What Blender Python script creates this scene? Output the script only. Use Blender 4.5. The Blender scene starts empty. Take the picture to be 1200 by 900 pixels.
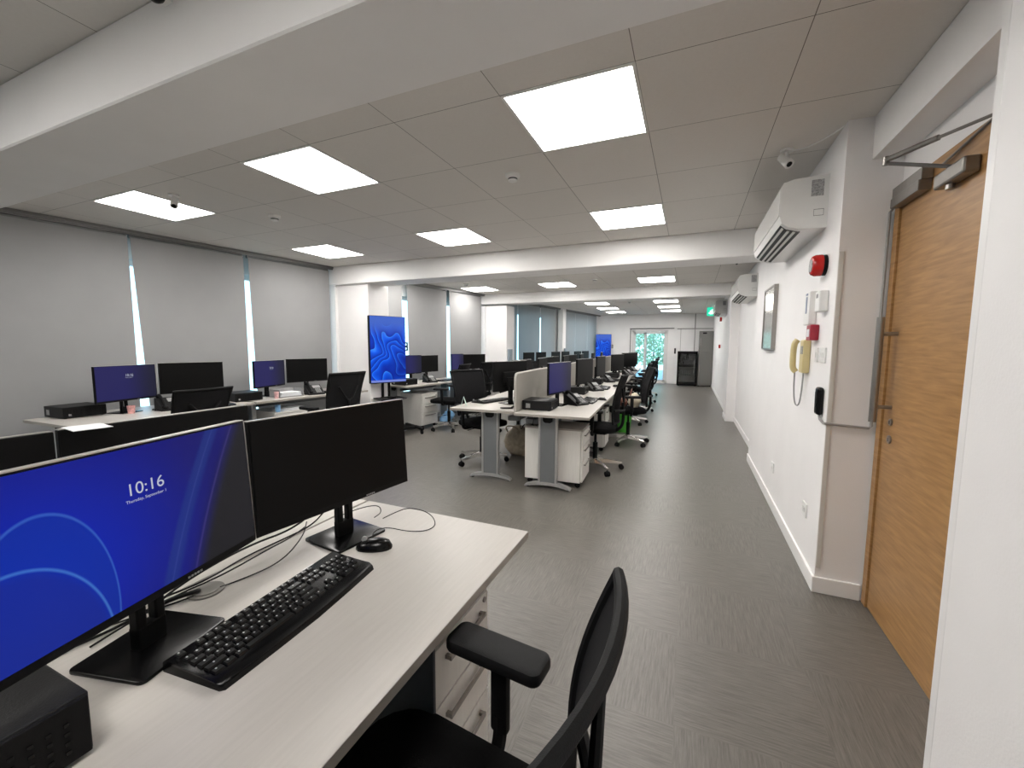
import bpy, bmesh, math, random
from math import sin, cos, pi, radians
from mathutils import Vector, Matrix
random.seed(7)
S = bpy.context.scene
COL = S.collection

# ------------------------------------------------------------------ camera, world, exposure
CAMZ = 1.367
yaw, pitch, roll = .4044, .0932, .0046
fw = Vector((-sin(yaw)*cos(pitch), cos(yaw)*cos(pitch), -sin(pitch)))
rt = Vector((cos(yaw), sin(yaw), 0)); up = rt.cross(fw)
rr = rt*cos(roll)+up*sin(roll); uu = -rt*sin(roll)+up*cos(roll)
cam = bpy.data.cameras.new('camera'); camo = bpy.data.objects.new('camera', cam); COL.objects.link(camo)
m = Matrix((rr, uu, -fw)).transposed().to_4x4(); m.translation = Vector((0, 0, CAMZ)); camo.matrix_world = m
cam.sensor_width = 36; cam.lens = 485.7/1200*36; cam.clip_start = .02; cam.clip_end = 200
S.camera = camo
S.view_settings.view_transform = 'Standard'; S.view_settings.look = 'None'
S.view_settings.exposure = 0.34; S.view_settings.gamma = 1; S.view_settings.use_curve_mapping = False
PANEL_POWER = 17.5       # emission of the ceiling light diffusers
wd = bpy.data.worlds.new('sky'); S.world = wd; wd.use_nodes = True
wn = wd.node_tree; wbg = wn.nodes['Background']
wtc = wn.nodes.new('ShaderNodeTexCoord'); wsep = wn.nodes.new('ShaderNodeSeparateXYZ'); wr = wn.nodes.new('ShaderNodeValToRGB')
wn.links.new(wtc.outputs['Generated'], wsep.inputs[0]); wn.links.new(wsep.outputs['Z'], wr.inputs[0]); wn.links.new(wr.outputs[0], wbg.inputs[0])
wr.color_ramp.elements[0].color = (.46, .73, .86, 1); wr.color_ramp.elements[0].position = 0
wr.color_ramp.elements[1].color = (.22, .52, .95, 1); wr.color_ramp.elements[1].position = .6
wbg.inputs[1].default_value = 3.0

# ------------------------------------------------------------------ materials
MAT = {}
def mat(name, col=(.5, .5, .5), rough=.5, metal=0, noise=0, nscale=40, stretch=None, bump=0, bscale=200, emit=None, estr=1, alpha=1, coat=0, spec=None):
    if name in MAT: return MAT[name]
    mt = bpy.data.materials.new(name); mt.use_nodes = True; nt = mt.node_tree; b = nt.nodes['Principled BSDF']
    b.inputs['Base Color'].default_value = (*col, 1); b.inputs['Roughness'].default_value = rough; b.inputs['Metallic'].default_value = metal
    if spec is not None: b.inputs['Specular IOR Level'].default_value = spec
    if coat: b.inputs['Coat Weight'].default_value = coat; b.inputs['Coat Roughness'].default_value = .08
    if alpha < 1: b.inputs['Alpha'].default_value = alpha
    if emit: b.inputs['Emission Color'].default_value = (*emit, 1); b.inputs['Emission Strength'].default_value = estr
    tc = nt.nodes.new('ShaderNodeTexCoord')
    if noise:
        mp = nt.nodes.new('ShaderNodeMapping'); n = nt.nodes.new('ShaderNodeTexNoise'); r = nt.nodes.new('ShaderNodeValToRGB')
        nt.links.new(tc.outputs['Object'], mp.inputs[0]); nt.links.new(mp.outputs[0], n.inputs[0])
        if stretch: mp.inputs['Scale'].default_value = stretch
        n.inputs['Scale'].default_value = nscale; n.inputs['Detail'].default_value = 5
        nt.links.new(n.outputs['Fac'], r.inputs[0]); nt.links.new(r.outputs[0], b.inputs['Base Color'])
        e = r.color_ramp.elements; e[0].position = .3; e[1].position = .7
        e[0].color = (*[c*(1-noise) for c in col], 1); e[1].color = (*[min(1, c*(1+noise)) for c in col], 1)
    if bump:
        n2 = nt.nodes.new('ShaderNodeTexNoise'); n2.inputs['Scale'].default_value = bscale; bp = nt.nodes.new('ShaderNodeBump')
        nt.links.new(tc.outputs['Object'], n2.inputs[0]); nt.links.new(n2.outputs['Fac'], bp.inputs['Height'])
        bp.inputs['Strength'].default_value = bump; bp.inputs['Distance'].default_value = .002; nt.links.new(bp.outputs[0], b.inputs['Normal'])
    MAT[name] = mt; return mt

wall_m = mat('wall_paint', (.87, .855, .85), .55, bump=.25, bscale=120, noise=.02, nscale=3)
beam_m = mat('beam_paint', (.86, .85, .84), .6, bump=.2, bscale=120, noise=.02, nscale=3)
skirt_m = mat('skirting_paint', (.84, .83, .82), .4, noise=.02, nscale=5)
desk_m = mat('desk_laminate', (.46, .437, .405), .38, noise=.035, nscale=14, stretch=(9, .6, 1))
edge_m = mat('desk_edge', (.36, .335, .30), .5, noise=.04, nscale=10)
ped_m = mat('pedestal_laminate', (.76, .74, .70), .4, noise=.03, nscale=20, stretch=(4, 4, .5))
ped_top_m = mat('pedestal_top', (.33, .30, .27), .5, noise=.05)
legm = mat('leg_grey_metal', (.19, .20, .21), .45, .25, noise=.04, nscale=6)
leglight_m = mat('leg_silver_edge', (.55, .55, .55), .3, .6, noise=.03)
chrome_m = mat('polished_aluminium', (.72, .71, .69), .18, .95, noise=.03, nscale=9)
handle_m = mat('brushed_handle', (.34, .32, .30), .3, .85, noise=.05, nscale=60, stretch=(1, 6, 1))
black_m = mat('black_plastic', (.004, .004, .0043), .55, spec=.18, noise=.15, nscale=80, bump=.15, bscale=500)
gloss_m = mat('black_gloss_plastic', (.003, .003, .0033), .22, spec=.25, noise=.1, nscale=30)
fabric_m = mat('black_seat_fabric', (.004, .004, .0043), .95, spec=.1, noise=.3, nscale=300, bump=.6, bscale=900)
pad_m = mat('black_arm_pad', (.0065, .0065, .007), .6, spec=.2, noise=.1, nscale=60, bump=.2, bscale=400)
off_m = mat('screen_off', (.0045, .0045, .0046), .38, noise=.05, nscale=4, spec=.12)
silver_rim_m = mat('silver_rim', (.60, .58, .55), .3, .7, noise=.03)
darkgrey_m = mat('dark_grey_plastic', (.009, .009, .0095), .5, spec=.25, noise=.1, nscale=50, bump=.2, bscale=300)
grey_m = mat('grey_plastic', (.28, .28, .28), .5, noise=.05)
white_m = mat('white_plastic', (.78, .78, .76), .32, noise=.02, nscale=10)
cream_m = mat('cream_plastic', (.62, .52, .27), .35, noise=.04, nscale=10)
red_m = mat('red_plastic', (.50, .015, .012), .25, noise=.05)
cable_m = mat('black_cable', (.005, .005, .005), .5, spec=.2, noise=.1)
div_m = mat('divider_fabric', (.25, .235, .21), .9, noise=.08, nscale=400, bump=.4, bscale=800)
divrim_m = mat('divider_rim', (.42, .40, .37), .5, noise=.03)
def blind_mat(name, tr, col=(.33, .33, .33)):
    mt = mat(name, col, .85, noise=.04, nscale=2.2, bump=.2, bscale=700, spec=.2); nt = mt.node_tree; b = nt.nodes['Principled BSDF']; o = [n for n in nt.nodes if n.type == 'OUTPUT_MATERIAL'][0]
    t = nt.nodes.new('ShaderNodeBsdfTranslucent'); t.inputs[0].default_value = (.72, .80, .84, 1); mx = nt.nodes.new('ShaderNodeMixShader'); mx.inputs[0].default_value = tr
    nt.links.new(b.outputs[0], mx.inputs[1]); nt.links.new(t.outputs[0], mx.inputs[2]); nt.links.new(mx.outputs[0], o.inputs[0]); return mt
blind_m = blind_mat('blind_fabric', .05); blind_far_m = blind_mat('backlit_blind_fabric', .32, (.36, .38, .39))  # far copy is paler and bluer: sky light from behind put into the colour
rail_m = mat('blind_rail', (.22, .22, .22), .4, .6, noise=.05)
paper_m = mat('paper', (.78, .80, .82), .7, noise=.03, nscale=12)
green_m = mat('green_plastic', (.06, .36, .03), .4, noise=.06, nscale=15)
steel_m = mat('brushed_steel', (.20, .195, .185), .42, .6, noise=.08, nscale=30, stretch=(1, 1, 12))
steel_bright_m = mat('polished_steel_plate', (.75, .74, .70), .16, .9, noise=.04, nscale=12)
closer_m = mat('closer_metal', (.25, .235, .22), .35, .8, noise=.06)
upvc_m = mat('white_door_frame', (.72, .72, .71), .35, noise=.02)
trunk_m = mat('grey_trunking', (.30, .29, .28), .45, noise=.04)
lightblue_m = mat('light_blue_plastic', (.25, .50, .80), .35, noise=.2, nscale=9)
beige_m = mat('beige_cloth', (.42, .36, .27), .9, noise=.2, nscale=25, bump=.5, bscale=90)
brown_m = mat('brown_leather', (.13, .045, .03), .5, noise=.2, nscale=25)
screenmesh_m = mat('chair_mesh_fabric', (.010, .010, .011), .85, spec=.15, noise=.35, nscale=500, alpha=.93)
keytop_m = mat('keyboard_key', (.004, .004, .0045), .30, spec=.3, noise=.1, nscale=60)
keyleg_m = mat('key_lettering', (.55, .55, .55), .5, noise=.05)
label_m = mat('grey_sticker', (.34, .34, .34), .5, noise=.5, nscale=160)

def glass_mat():
    mt = bpy.data.materials.new('window_glass'); mt.use_nodes = True; nt = mt.node_tree; nt.nodes.clear()
    o = nt.nodes.new('ShaderNodeOutputMaterial'); mix = nt.nodes.new('ShaderNodeMixShader'); t = nt.nodes.new('ShaderNodeBsdfTransparent'); g = nt.nodes.new('ShaderNodeBsdfGlossy')
    n = nt.nodes.new('ShaderNodeTexNoise'); n.inputs['Scale'].default_value = 2; rp = nt.nodes.new('ShaderNodeMapRange')
    nt.links.new(n.outputs['Fac'], rp.inputs['Value']); rp.inputs['To Min'].default_value = .06; rp.inputs['To Max'].default_value = .10
    nt.links.new(rp.outputs[0], mix.inputs[0]); g.inputs['Roughness'].default_value = .02; t.inputs[0].default_value = (.93, .97, .96, 1)
    nt.links.new(t.outputs[0], mix.inputs[1]); nt.links.new(g.outputs[0], mix.inputs[2]); nt.links.new(mix.outputs[0], o.inputs[0]); return mt
glass_m = glass_mat()

def N(nt, t, **k):
    n = nt.nodes.new(t)
    for a, b in k.items(): setattr(n, a, b)
    return n
def mathn(nt, op, a, b=None, c=None):
    n = nt.nodes.new('ShaderNodeMath'); n.operation = op
    for i, v in enumerate((a, b, c)):
        if v is None: continue
        if isinstance(v, (int, float)): n.inputs[i].default_value = v
        else: nt.links.new(v, n.inputs[i])
    return n.outputs[0]
def mixc(nt, f, a, b):
    n = nt.nodes.new('ShaderNodeMix'); n.data_type = 'RGBA'
    if isinstance(f, (int, float)): n.inputs[0].default_value = f
    else: nt.links.new(f, n.inputs[0])
    for i, v in ((6, a), (7, b)):
        if isinstance(v, tuple): n.inputs[i].default_value = (*v, 1)
        else: nt.links.new(v, n.inputs[i])
    return n.outputs[2]

def ceiling_mat():
    mt = bpy.data.materials.new('ceiling_tiles'); mt.use_nodes = True; nt = mt.node_tree; b = nt.nodes['Principled BSDF']
    tc = N(nt, 'ShaderNodeTexCoord'); sp = N(nt, 'ShaderNodeSeparateXYZ'); nt.links.new(tc.outputs['Object'], sp.inputs[0])
    def line(o, off):
        a = mathn(nt, 'SUBTRACT', o, off); a = mathn(nt, 'DIVIDE', a, .6); a = mathn(nt, 'FRACT', mathn(nt, 'ADD', a, .5))
        a = mathn(nt, 'ABSOLUTE', mathn(nt, 'SUBTRACT', a, .5))       # 0 on the joint
        return a
    ax = line(sp.outputs[0], -.2506); ay = line(sp.outputs[1], 1.828)
    mn = mathn(nt, 'MINIMUM', ax, ay)
    ln = mathn(nt, 'LESS_THAN', mn, .0085); thin = mathn(nt, 'LESS_THAN', mn, .0028)
    # tile to tile tone
    fx = mathn(nt, 'FLOOR', mathn(nt, 'DIVIDE', mathn(nt, 'SUBTRACT', sp.outputs[0], -.2506), .6)); fy = mathn(nt, 'FLOOR', mathn(nt, 'DIVIDE', mathn(nt, 'SUBTRACT', sp.outputs[1], 1.828), .6))
    cb = N(nt, 'ShaderNodeCombineXYZ'); nt.links.new(fx, cb.inputs[0]); nt.links.new(fy, cb.inputs[1])
    wn_ = N(nt, 'ShaderNodeTexWhiteNoise'); nt.links.new(cb.outputs[0], wn_.inputs[0])
    n = N(nt, 'ShaderNodeTexNoise'); n.inputs['Scale'].default_value = 90; nt.links.new(tc.outputs['Object'], n.inputs[0])
    v = mathn(nt, 'ADD', mathn(nt, 'MULTIPLY', wn_.outputs[0], .35), mathn(nt, 'MULTIPLY', n.outputs['Fac'], .65))
    base = mixc(nt, v, (.66, .635, .60), (.74, .715, .68))
    c = mixc(nt, ln, base, (.70, .68, .645)); c = mixc(nt, thin, c, (.16, .15, .13)); nt.links.new(c, b.inputs['Base Color']); b.inputs['Roughness'].default_value = .85
    bp = N(nt, 'ShaderNodeBump'); bp.inputs['Strength'].default_value = .3; bp.inputs['Distance'].default_value = .004
    nt.links.new(mathn(nt, 'ADD', mathn(nt, 'MULTIPLY', ln, .5), mathn(nt, 'MULTIPLY', n.outputs['Fac'], .25)), bp.inputs['Height']); nt.links.new(bp.outputs[0], b.inputs['Normal'])
    return mt
def floor_mat():
    mt = bpy.data.materials.new('carpet_tiles'); mt.use_nodes = True; nt = mt.node_tree; b = nt.nodes['Principled BSDF']
    tc = N(nt, 'ShaderNodeTexCoord'); ck = N(nt, 'ShaderNodeTexChecker'); ck.inputs['Scale'].default_value = 2.0
    nt.links.new(tc.outputs['Object'], ck.inputs[0])
    def streak(sc):
        mp = N(nt, 'ShaderNodeMapping'); mp.inputs['Scale'].default_value = sc; nt.links.new(tc.outputs['Object'], mp.inputs[0])
        n = N(nt, 'ShaderNodeTexNoise'); n.inputs['Scale'].default_value = 11; n.inputs['Detail'].default_value = 8; n.inputs['Roughness'].default_value = .72
        nt.links.new(mp.outputs[0], n.inputs[0]); return n.outputs['Fac']
    sx, sy = streak((.7, 13, 1)), streak((13, .7, 1))
    f = mathn(nt, 'ADD', mathn(nt, 'MULTIPLY', sx, ck.outputs['Fac']), mathn(nt, 'MULTIPLY', sy, mathn(nt, 'SUBTRACT', 1, ck.outputs['Fac'])))
    r = N(nt, 'ShaderNodeValToRGB'); e = r.color_ramp.elements; e[0].position = .36; e[1].position = .66
    e[0].color = (.098, .090, .079, 1); e[1].color = (.176, .164, .145, 1); nt.links.new(f, r.inputs[0]); nt.links.new(r.outputs[0], b.inputs['Base Color'])
    b.inputs['Roughness'].default_value = .34; b.inputs['Specular IOR Level'].default_value = .5
    bp = N(nt, 'ShaderNodeBump'); bp.inputs['Strength'].default_value = .35; bp.inputs['Distance'].default_value = .002
    nt.links.new(f, bp.inputs['Height']); nt.links.new(bp.outputs[0], b.inputs['Normal']); return mt
def wood_mat():
    mt = bpy.data.materials.new('oak_veneer'); mt.use_nodes = True; nt = mt.node_tree; b = nt.nodes['Principled BSDF']
    tc = N(nt, 'ShaderNodeTexCoord'); mp = N(nt, 'ShaderNodeMapping'); mp.inputs['Scale'].default_value = (1, 1.2, 14)
    nt.links.new(tc.outputs['Object'], mp.inputs[0]); n = N(nt, 'ShaderNodeTexNoise'); n.inputs['Scale'].default_value = 5; n.inputs['Detail'].default_value = 7; n.inputs['Distortion'].default_value = .5
    nt.links.new(mp.outputs[0], n.inputs[0]); r = N(nt, 'ShaderNodeValToRGB'); e = r.color_ramp.elements; e[0].position = .25; e[1].position = .75
    e[0].color = (.29, .145, .048, 1); e[1].color = (.46, .26, .10, 1); nt.links.new(n.outputs['Fac'], r.inputs[0]); nt.links.new(r.outputs[0], b.inputs['Base Color'])
    b.inputs['Roughness'].default_value = .36; return mt
def wallpaper_mat(name, style, strength):
    """screen image: blue ground with pale curved lines (style 0: wide arcs and a dark right side, style 1: swirl)"""
    mt = bpy.data.materials.new(name); mt.use_nodes = True; nt = mt.node_tree; b = nt.nodes['Principled BSDF']
    tc = N(nt, 'ShaderNodeTexCoord'); sp = N(nt, 'ShaderNodeSeparateXYZ'); nt.links.new(tc.outputs['Object'], sp.inputs[0])
    y, z = sp.outputs[1], sp.outputs[2]
    def dist(cy_, cz_, ky=1, kz=1):
        a = mathn(nt, 'MULTIPLY', mathn(nt, 'SUBTRACT', y, cy_), ky); c = mathn(nt, 'MULTIPLY', mathn(nt, 'SUBTRACT', z, cz_), kz)
        return mathn(nt, 'SQRT', mathn(nt, 'ADD', mathn(nt, 'MULTIPLY', a, a), mathn(nt, 'MULTIPLY', c, c)))
    def ring(d, r_, w):
        a = mathn(nt, 'ABSOLUTE', mathn(nt, 'SUBTRACT', d, r_)); return mathn(nt, 'MAXIMUM', mathn(nt, 'SUBTRACT', 1, mathn(nt, 'DIVIDE', a, w)), 0)
    def band(v, lo, hi):
        mr = N(nt, 'ShaderNodeMapRange', interpolation_type='SMOOTHSTEP'); nt.links.new(v, mr.inputs[0]); mr.inputs[1].default_value = lo; mr.inputs[2].default_value = hi; return mr.outputs[0]
    if style == 0:
        g_ = dist(-.16, -.02, .9, 1.0); c = mixc(nt, band(g_, .0, .32), (.001, .016, .40), (.005, .005, .13))
        d = dist(-.145, -.10, 1/.098, 1/.18); inside = mathn(nt, 'SUBTRACT', 1, band(d, .97, 1.0))
        c = mixc(nt, mathn(nt, 'MULTIPLY', inside, .45), c, (.001, .030, .30))
        c = mixc(nt, mathn(nt, 'MULTIPLY', ring(d, .99, .022), .45), c, (.06, .20, .60))
        d2 = dist(-.19, -.17, 1/.13, 1/.178); c = mixc(nt, mathn(nt, 'MULTIPLY', mathn(nt, 'SUBTRACT', 1, band(d2, .9, 1.0)), .4), c, (.008, .014, .20)); c = mixc(nt, mathn(nt, 'MULTIPLY', ring(d2, .99, .022), .45), c, (.09, .30, .72))
        curve = mathn(nt, 'SUBTRACT', mathn(nt, 'SUBTRACT', y, mathn(nt, 'MULTIPLY', z, .44)), mathn(nt, 'MULTIPLY', mathn(nt, 'MULTIPLY', z, z), .4))
        c = mixc(nt, band(curve, .125, .185), c, (.010, .010, .013))
        bandm = mathn(nt, 'MULTIPLY', band(curve, .075, .085), mathn(nt, 'SUBTRACT', 1, band(curve, .105, .12)))
        c = mixc(nt, mathn(nt, 'MULTIPLY', bandm, .6), c, (.010, .032, .20))
        c = mixc(nt, mathn(nt, 'MULTIPLY', ring(curve, .150, .004), .25), c, (.10, .08, .32))
        c = mixc(nt, mathn(nt, 'MULTIPLY', ring(curve, .098, .003), .15), c, (.10, .15, .45))
    elif style == 1:
        nz = N(nt, 'ShaderNodeTexNoise'); nz.inputs['Scale'].default_value = 2.6; nz.inputs['Detail'].default_value = 1.0; nt.links.new(tc.outputs['Object'], nz.inputs[0])
        d = mathn(nt, 'ADD', dist(.16, -.30, 1.2, .8), mathn(nt, 'MULTIPLY', nz.outputs['Fac'], .9))
        saw = mathn(nt, 'FRACT', mathn(nt, 'MULTIPLY', d, 9.0))
        c = mixc(nt, saw, (.0, .012, .30), (.0, .10, .85))
        edge = mathn(nt, 'POWER', saw, 12.0); c = mixc(nt, mathn(nt, 'MULTIPLY', edge, .7), c, (.06, .35, 1.0))
        c = mixc(nt, mathn(nt, 'MULTIPLY', band(mathn(nt, 'SUBTRACT', y, mathn(nt, 'MULTIPLY', z, .5)), .05, .35), .6), c, (.0, .008, .20))
        c = mixc(nt, band(z, .16, .42), c, (.05, .12, .52))
        c = mixc(nt, mathn(nt, 'LESS_THAN', z, -.445), c, (.16, .22, .62))
    else:
        c = mixc(nt, band(y, -.05, .25), (.022, .020, .115), (.016, .016, .04))
    b.inputs['Base Color'].default_value = (.003, .003, .004, 1); b.inputs['Roughness'].default_value = .35; b.inputs['Specular IOR Level'].default_value = .18
    nt.links.new(c, b.inputs['Emission Color']); b.inputs['Emission Strength'].default_value = strength
    return mt
ceil_m, floor_m, wood_m = ceiling_mat(), floor_mat(), wood_mat()
wp_near = wallpaper_mat('screen_lock_picture', 0, .80); wp_tv = wallpaper_mat('screen_swirl_picture', 1, .85); wp_dim = wallpaper_mat('screen_dim_blue', 2, .65)
text_m = mat('screen_text', (.1, .1, .1), .5, emit=(.72, .78, .92), estr=.45, noise=.01)
diff_m = mat('light_diffuser', (.9, .9, .9), .5, emit=(1.0, .965, .925), estr=PANEL_POWER, noise=.01)
green_lit_m = mat('exit_green_lit', (.02, .35, .22), .4, emit=(.02, .62, .38), estr=.9, noise=.02)
white_lit_m = mat('exit_white_lit', (.8, .8, .8), .4, emit=(.75, 1, .9), estr=1.2, noise=.02)

# ------------------------------------------------------------------ mesh helpers
class MB:
    def __init__(s): s.bm = bmesh.new()
    def box(s, c, d, rot=None, bev=0, seg=2):
        r = bmesh.ops.create_cube(s.bm, size=1); vs = r['verts']
        bmesh.ops.scale(s.bm, vec=d, verts=vs)
        if bev:
            es = list({e for v in vs for e in v.link_edges})
            q = bmesh.ops.bevel(s.bm, geom=es, offset=bev, segments=seg, affect='EDGES', profile=.5); vs = list({v for f in q['faces'] for v in f.verts} | {v for v in vs if v.is_valid})
        if rot is not None: bmesh.ops.rotate(s.bm, cent=(0, 0, 0), matrix=rot, verts=vs)
        bmesh.ops.translate(s.bm, vec=c, verts=vs); return vs
    def cyl(s, p0, p1, r0, r1=None, seg=16):
        r1 = r0 if r1 is None else r1
        p0, p1 = Vector(p0), Vector(p1); d = p1-p0; q = d.to_track_quat('Z', 'Y').to_matrix()
        r = bmesh.ops.create_cone(s.bm, cap_ends=True, segments=seg, radius1=r0, radius2=r1, depth=d.length); vs = r['verts']
        bmesh.ops.rotate(s.bm, cent=(0, 0, 0), matrix=q, verts=vs); bmesh.ops.translate(s.bm, vec=(p0+p1)/2, verts=vs); return vs
    def sphere(s, c, r, sc=(1, 1, 1), seg=16):
        q = bmesh.ops.create_uvsphere(s.bm, u_segments=seg, v_segments=seg//2, radius=r); vs = q['verts']
        bmesh.ops.scale(s.bm, vec=sc, verts=vs); bmesh.ops.translate(s.bm, vec=c, verts=vs); return vs
    def rings(s, rings, cap=True, closed=True):
        R = [[s.bm.verts.new(p) for p in ring] for ring in rings]; n = len(R[0])
        for a, b in zip(R, R[1:]):
            for i in range(n if closed else n-1): s.bm.faces.new((a[i], a[(i+1) % n], b[(i+1) % n], b[i]))
        if cap: s.bm.faces.new(R[0][::-1]); s.bm.faces.new(R[-1])
        return R
    def tube(s, pts, r, seg=8, loop=False, smooth=0):
        pts = [Vector(p) for p in pts]
        if smooth:
            for _ in range(smooth):
                q = [] if loop else [pts[0]]
                rng = range(len(pts)) if loop else range(len(pts)-1)
                for i in rng:
                    a, b = pts[i], pts[(i+1) % len(pts)]; q += [a*.75+b*.25, a*.25+b*.75]
                if not loop: q.append(pts[-1])
                pts = q
        n = len(pts); R = []; u = None
        for i, p in enumerate(pts):
            t = (pts[(i+1) % n]-pts[i-1]) if (loop or 0 < i < n-1) else (pts[1]-pts[0] if i == 0 else pts[-1]-pts[-2])
            t.normalize()
            if u is None: u = t.orthogonal().normalized()
            u = (u-t*u.dot(t)).normalized(); v = t.cross(u)
            rad = r[i] if isinstance(r, (list, tuple)) and len(r) == n else (r if not isinstance(r, (list, tuple)) else r[0]+(r[1]-r[0])*i/(n-1))
            R.append([p+u*rad*cos(2*pi*k/seg)+v*rad*sin(2*pi*k/seg) for k in range(seg)])
        if loop: R.append(R[0])
        s.rings(R, cap=not loop); 
        if loop: bmesh.ops.remove_doubles(s.bm, verts=s.bm.verts, dist=1e-6)
    def prism(s, poly, z0, z1, axis='z'):
        f = {'z': lambda a, b, c: (a, b, c), 'x': lambda a, b, c: (c, a, b), 'y': lambda a, b, c: (a, c, b)}[axis]
        s.rings([[f(a, b, z0) for a, b in poly], [f(a, b, z1) for a, b in poly]])
    def slab(s, c, sx, sy, z0, z1, r, edge, dome=0, seg=5):
        """rounded rectangle slab with rounded top and bottom edges"""
        def outl(ins, z):
            o = []; rx = max(r-ins, .001); hx, hy = sx/2-ins, sy/2-ins
            for q, (ax, ay) in enumerate(((1, 1), (-1, 1), (-1, -1), (1, -1))):
                for k in range(seg+1):
                    a = pi/2*q+pi/2*k/seg; o.append((c[0]+ax*(hx-rx)+rx*cos(a), c[1]+ay*(hy-rx)+rx*sin(a), z))
            return o
        R = [outl(edge, z0), outl(edge*.3, z0+edge*.3), outl(0, z0+edge), outl(0, z1-edge), outl(edge*.3, z1-edge*.3), outl(edge, z1)]
        if dome: R += [outl(edge+min(sx, sy)*.18, z1+dome*.7), outl(edge+min(sx, sy)*.36, z1+dome)]
        s.rings(R)
    def build(s, name, m, parent=None, smooth=False, loc=None):
        bmesh.ops.recalc_face_normals(s.bm, faces=s.bm.faces); me = bpy.data.meshes.new(name)
        if smooth:
            for f in s.bm.faces: f.smooth = True
            for e in s.bm.edges:
                if len(e.link_faces) == 2 and e.calc_face_angle(0) > .7: e.smooth = False
        s.bm.to_mesh(me); s.bm.free(); ms = m if isinstance(m, (list, tuple)) else [m]
        for q in ms: me.materials.append(q)
        o = bpy.data.objects.new(name, me); COL.objects.link(o)
        if parent: o.parent = parent
        if loc: o.location = loc
        return o
def tag(o, label, cat, group=None, kind=None):
    o['label'] = label; o['category'] = cat
    if group: o['group'] = group
    if kind: o['kind'] = kind
    return o
def thing(name, label, cat, loc=(0, 0, 0), rz=0, group=None):
    o = bpy.data.objects.new(name, None); COL.objects.link(o); o.location = loc; o.rotation_euler = (0, 0, rz); o.empty_display_size = .1
    return tag(o, label, cat, group)
def dup(o, loc=None, rz=None, label=None, group=None, parent=None):
    kids = list(o.children)
    c = o.copy(); COL.objects.link(c); c.parent = parent
    if loc is not None: c.location = loc
    if rz is not None: c.rotation_euler = (0, 0, rz)
    if label: c['label'] = label
    if group: c['group'] = group
    for k in kids: dup(k, parent=c)
    return c
def struct(name, mb, m, label, cat, smooth=False):
    return tag(mb.build(name, m, smooth=smooth), label, cat, kind='structure')
ORD = ['first', 'second', 'third', 'fourth', 'fifth', 'sixth', 'seventh']

# ------------------------------------------------------------------ room shell
C = 2.506; YB = 16.1; XR = .69
WX = lambda y: -5.4+.153*(y-1.6)         # plane of the blinds
wa = math.atan(.153)                      # the window wall leans inwards by this angle
def WL(y, off=0): return Vector((WX(y)-off*cos(wa), y+off*sin(wa), 0))   # off = distance behind the blinds
b = MB(); b.box((-2.2, 6.5, -.05), (7.6, 20, .1)); struct('floor', b, floor_m, 'grey streaked carpet tiles laid in alternating directions', 'floor')
b = MB(); b.box((-2.2, 6.5, C+.05), (7.6, 20, .1)); struct('ceiling', b, ceil_m, 'suspended ceiling of square grey tiles', 'ceiling')
# window wall: sill strip, head strip, piers
y0w, y1w = -3.2, YB+.1
def wallquad(mb, ya, yb, z0, z1, o0, o1):
    a, b_, c_, d_ = WL(ya, o0), WL(yb, o0), WL(yb, o1), WL(ya, o1)
    mb.rings([[(*p.xy, z0) for p in (a, b_, c_, d_)], [(*p.xy, z1) for p in (a, b_, c_, d_)]])
WINS = [(-2.6, -1.0), (-.6, 1.0), (1.25, 4.45), (5.5, 8.2), (9.3, 12.0), (13.0, 15.6)]
b = MB(); wallquad(b, y0w, y1w, 0, .35, .12, .32); wallquad(b, y0w, y1w, 2.24, C, .12, .32)
e = [y0w]+[v for w_ in WINS for v in w_]+[y1w]
for i in range(0, len(e), 2): wallquad(b, e[i], e[i+1], .35, 2.24, .12, .32)
struct('wall_left', b, wall_m, 'white window wall on the left behind the blinds', 'wall')
for i, (ya, yb) in enumerate(WINS):
    w_ = bpy.data.objects.new('window_%d' % (i+1), None); COL.objects.link(w_); tag(w_, 'window pane and white frame behind the blinds, window %s from the camera end' % ORD[i], 'window', kind='structure')
    b = MB(); 
    for q in (ya, (ya+yb)/2-.03, yb-.06): wallquad(b, q, q+.06, .35, 2.24, .17, .23)
    wallquad(b, ya, yb, .35, .41, .17, .23); wallquad(b, ya, yb, 2.18, 2.24, .17, .23); b.build('window_frame', upvc_m, w_)
    b = MB(); wallquad(b, ya+.03, yb-.03, .38, 2.21, .195, .205); b.build('window_pane', glass_m, w_)
# right wall pieces
b = MB(); b.box((XR+.5, -.84, C/2), (1.0, 4.72, C)); struct('wall_right_near', b, wall_m, 'white wall face at the right edge beside the oak door', 'wall')
b = MB(); b.box((XR+.006, 1.504, 1.15), (.014, .035, 2.3), bev=.003); struct('trim_1', b, skirt_m, 'white corner bead on the near right wall end', 'trim')
b = MB(); b.box((XR+.35, 4.15, C/2), (.7, 2.9, C)); b.box((1.0, 2.11, (2.146+C)/2), (.15, 1.175, C-2.146))
struct('wall_right', b, wall_m, 'white wall past the oak door carrying the alarm devices', 'wall')
b = MB(); b.box((.79+.3, 7.05, C/2), (.6, 2.9, C)); b.box((.64+.3, 8.7, C/2), (.6, .55, C)); struct('wall_right_recess', b, wall_m, 'white recessed wall and pilaster further down the right side', 'wall')
b = MB(); b.box((.71+.3, 12.6, C/2), (.6, 7.3, C)); struct('wall_right_far', b, wall_m, 'white wall at the far right by the steel fridge', 'wall')
b = MB(); b.box((.905, 2.113, 2.40), (.215, 1.17, .206)); struct('trim_2', b, beam_m, 'white boxed beam above the oak door', 'beam')
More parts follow.
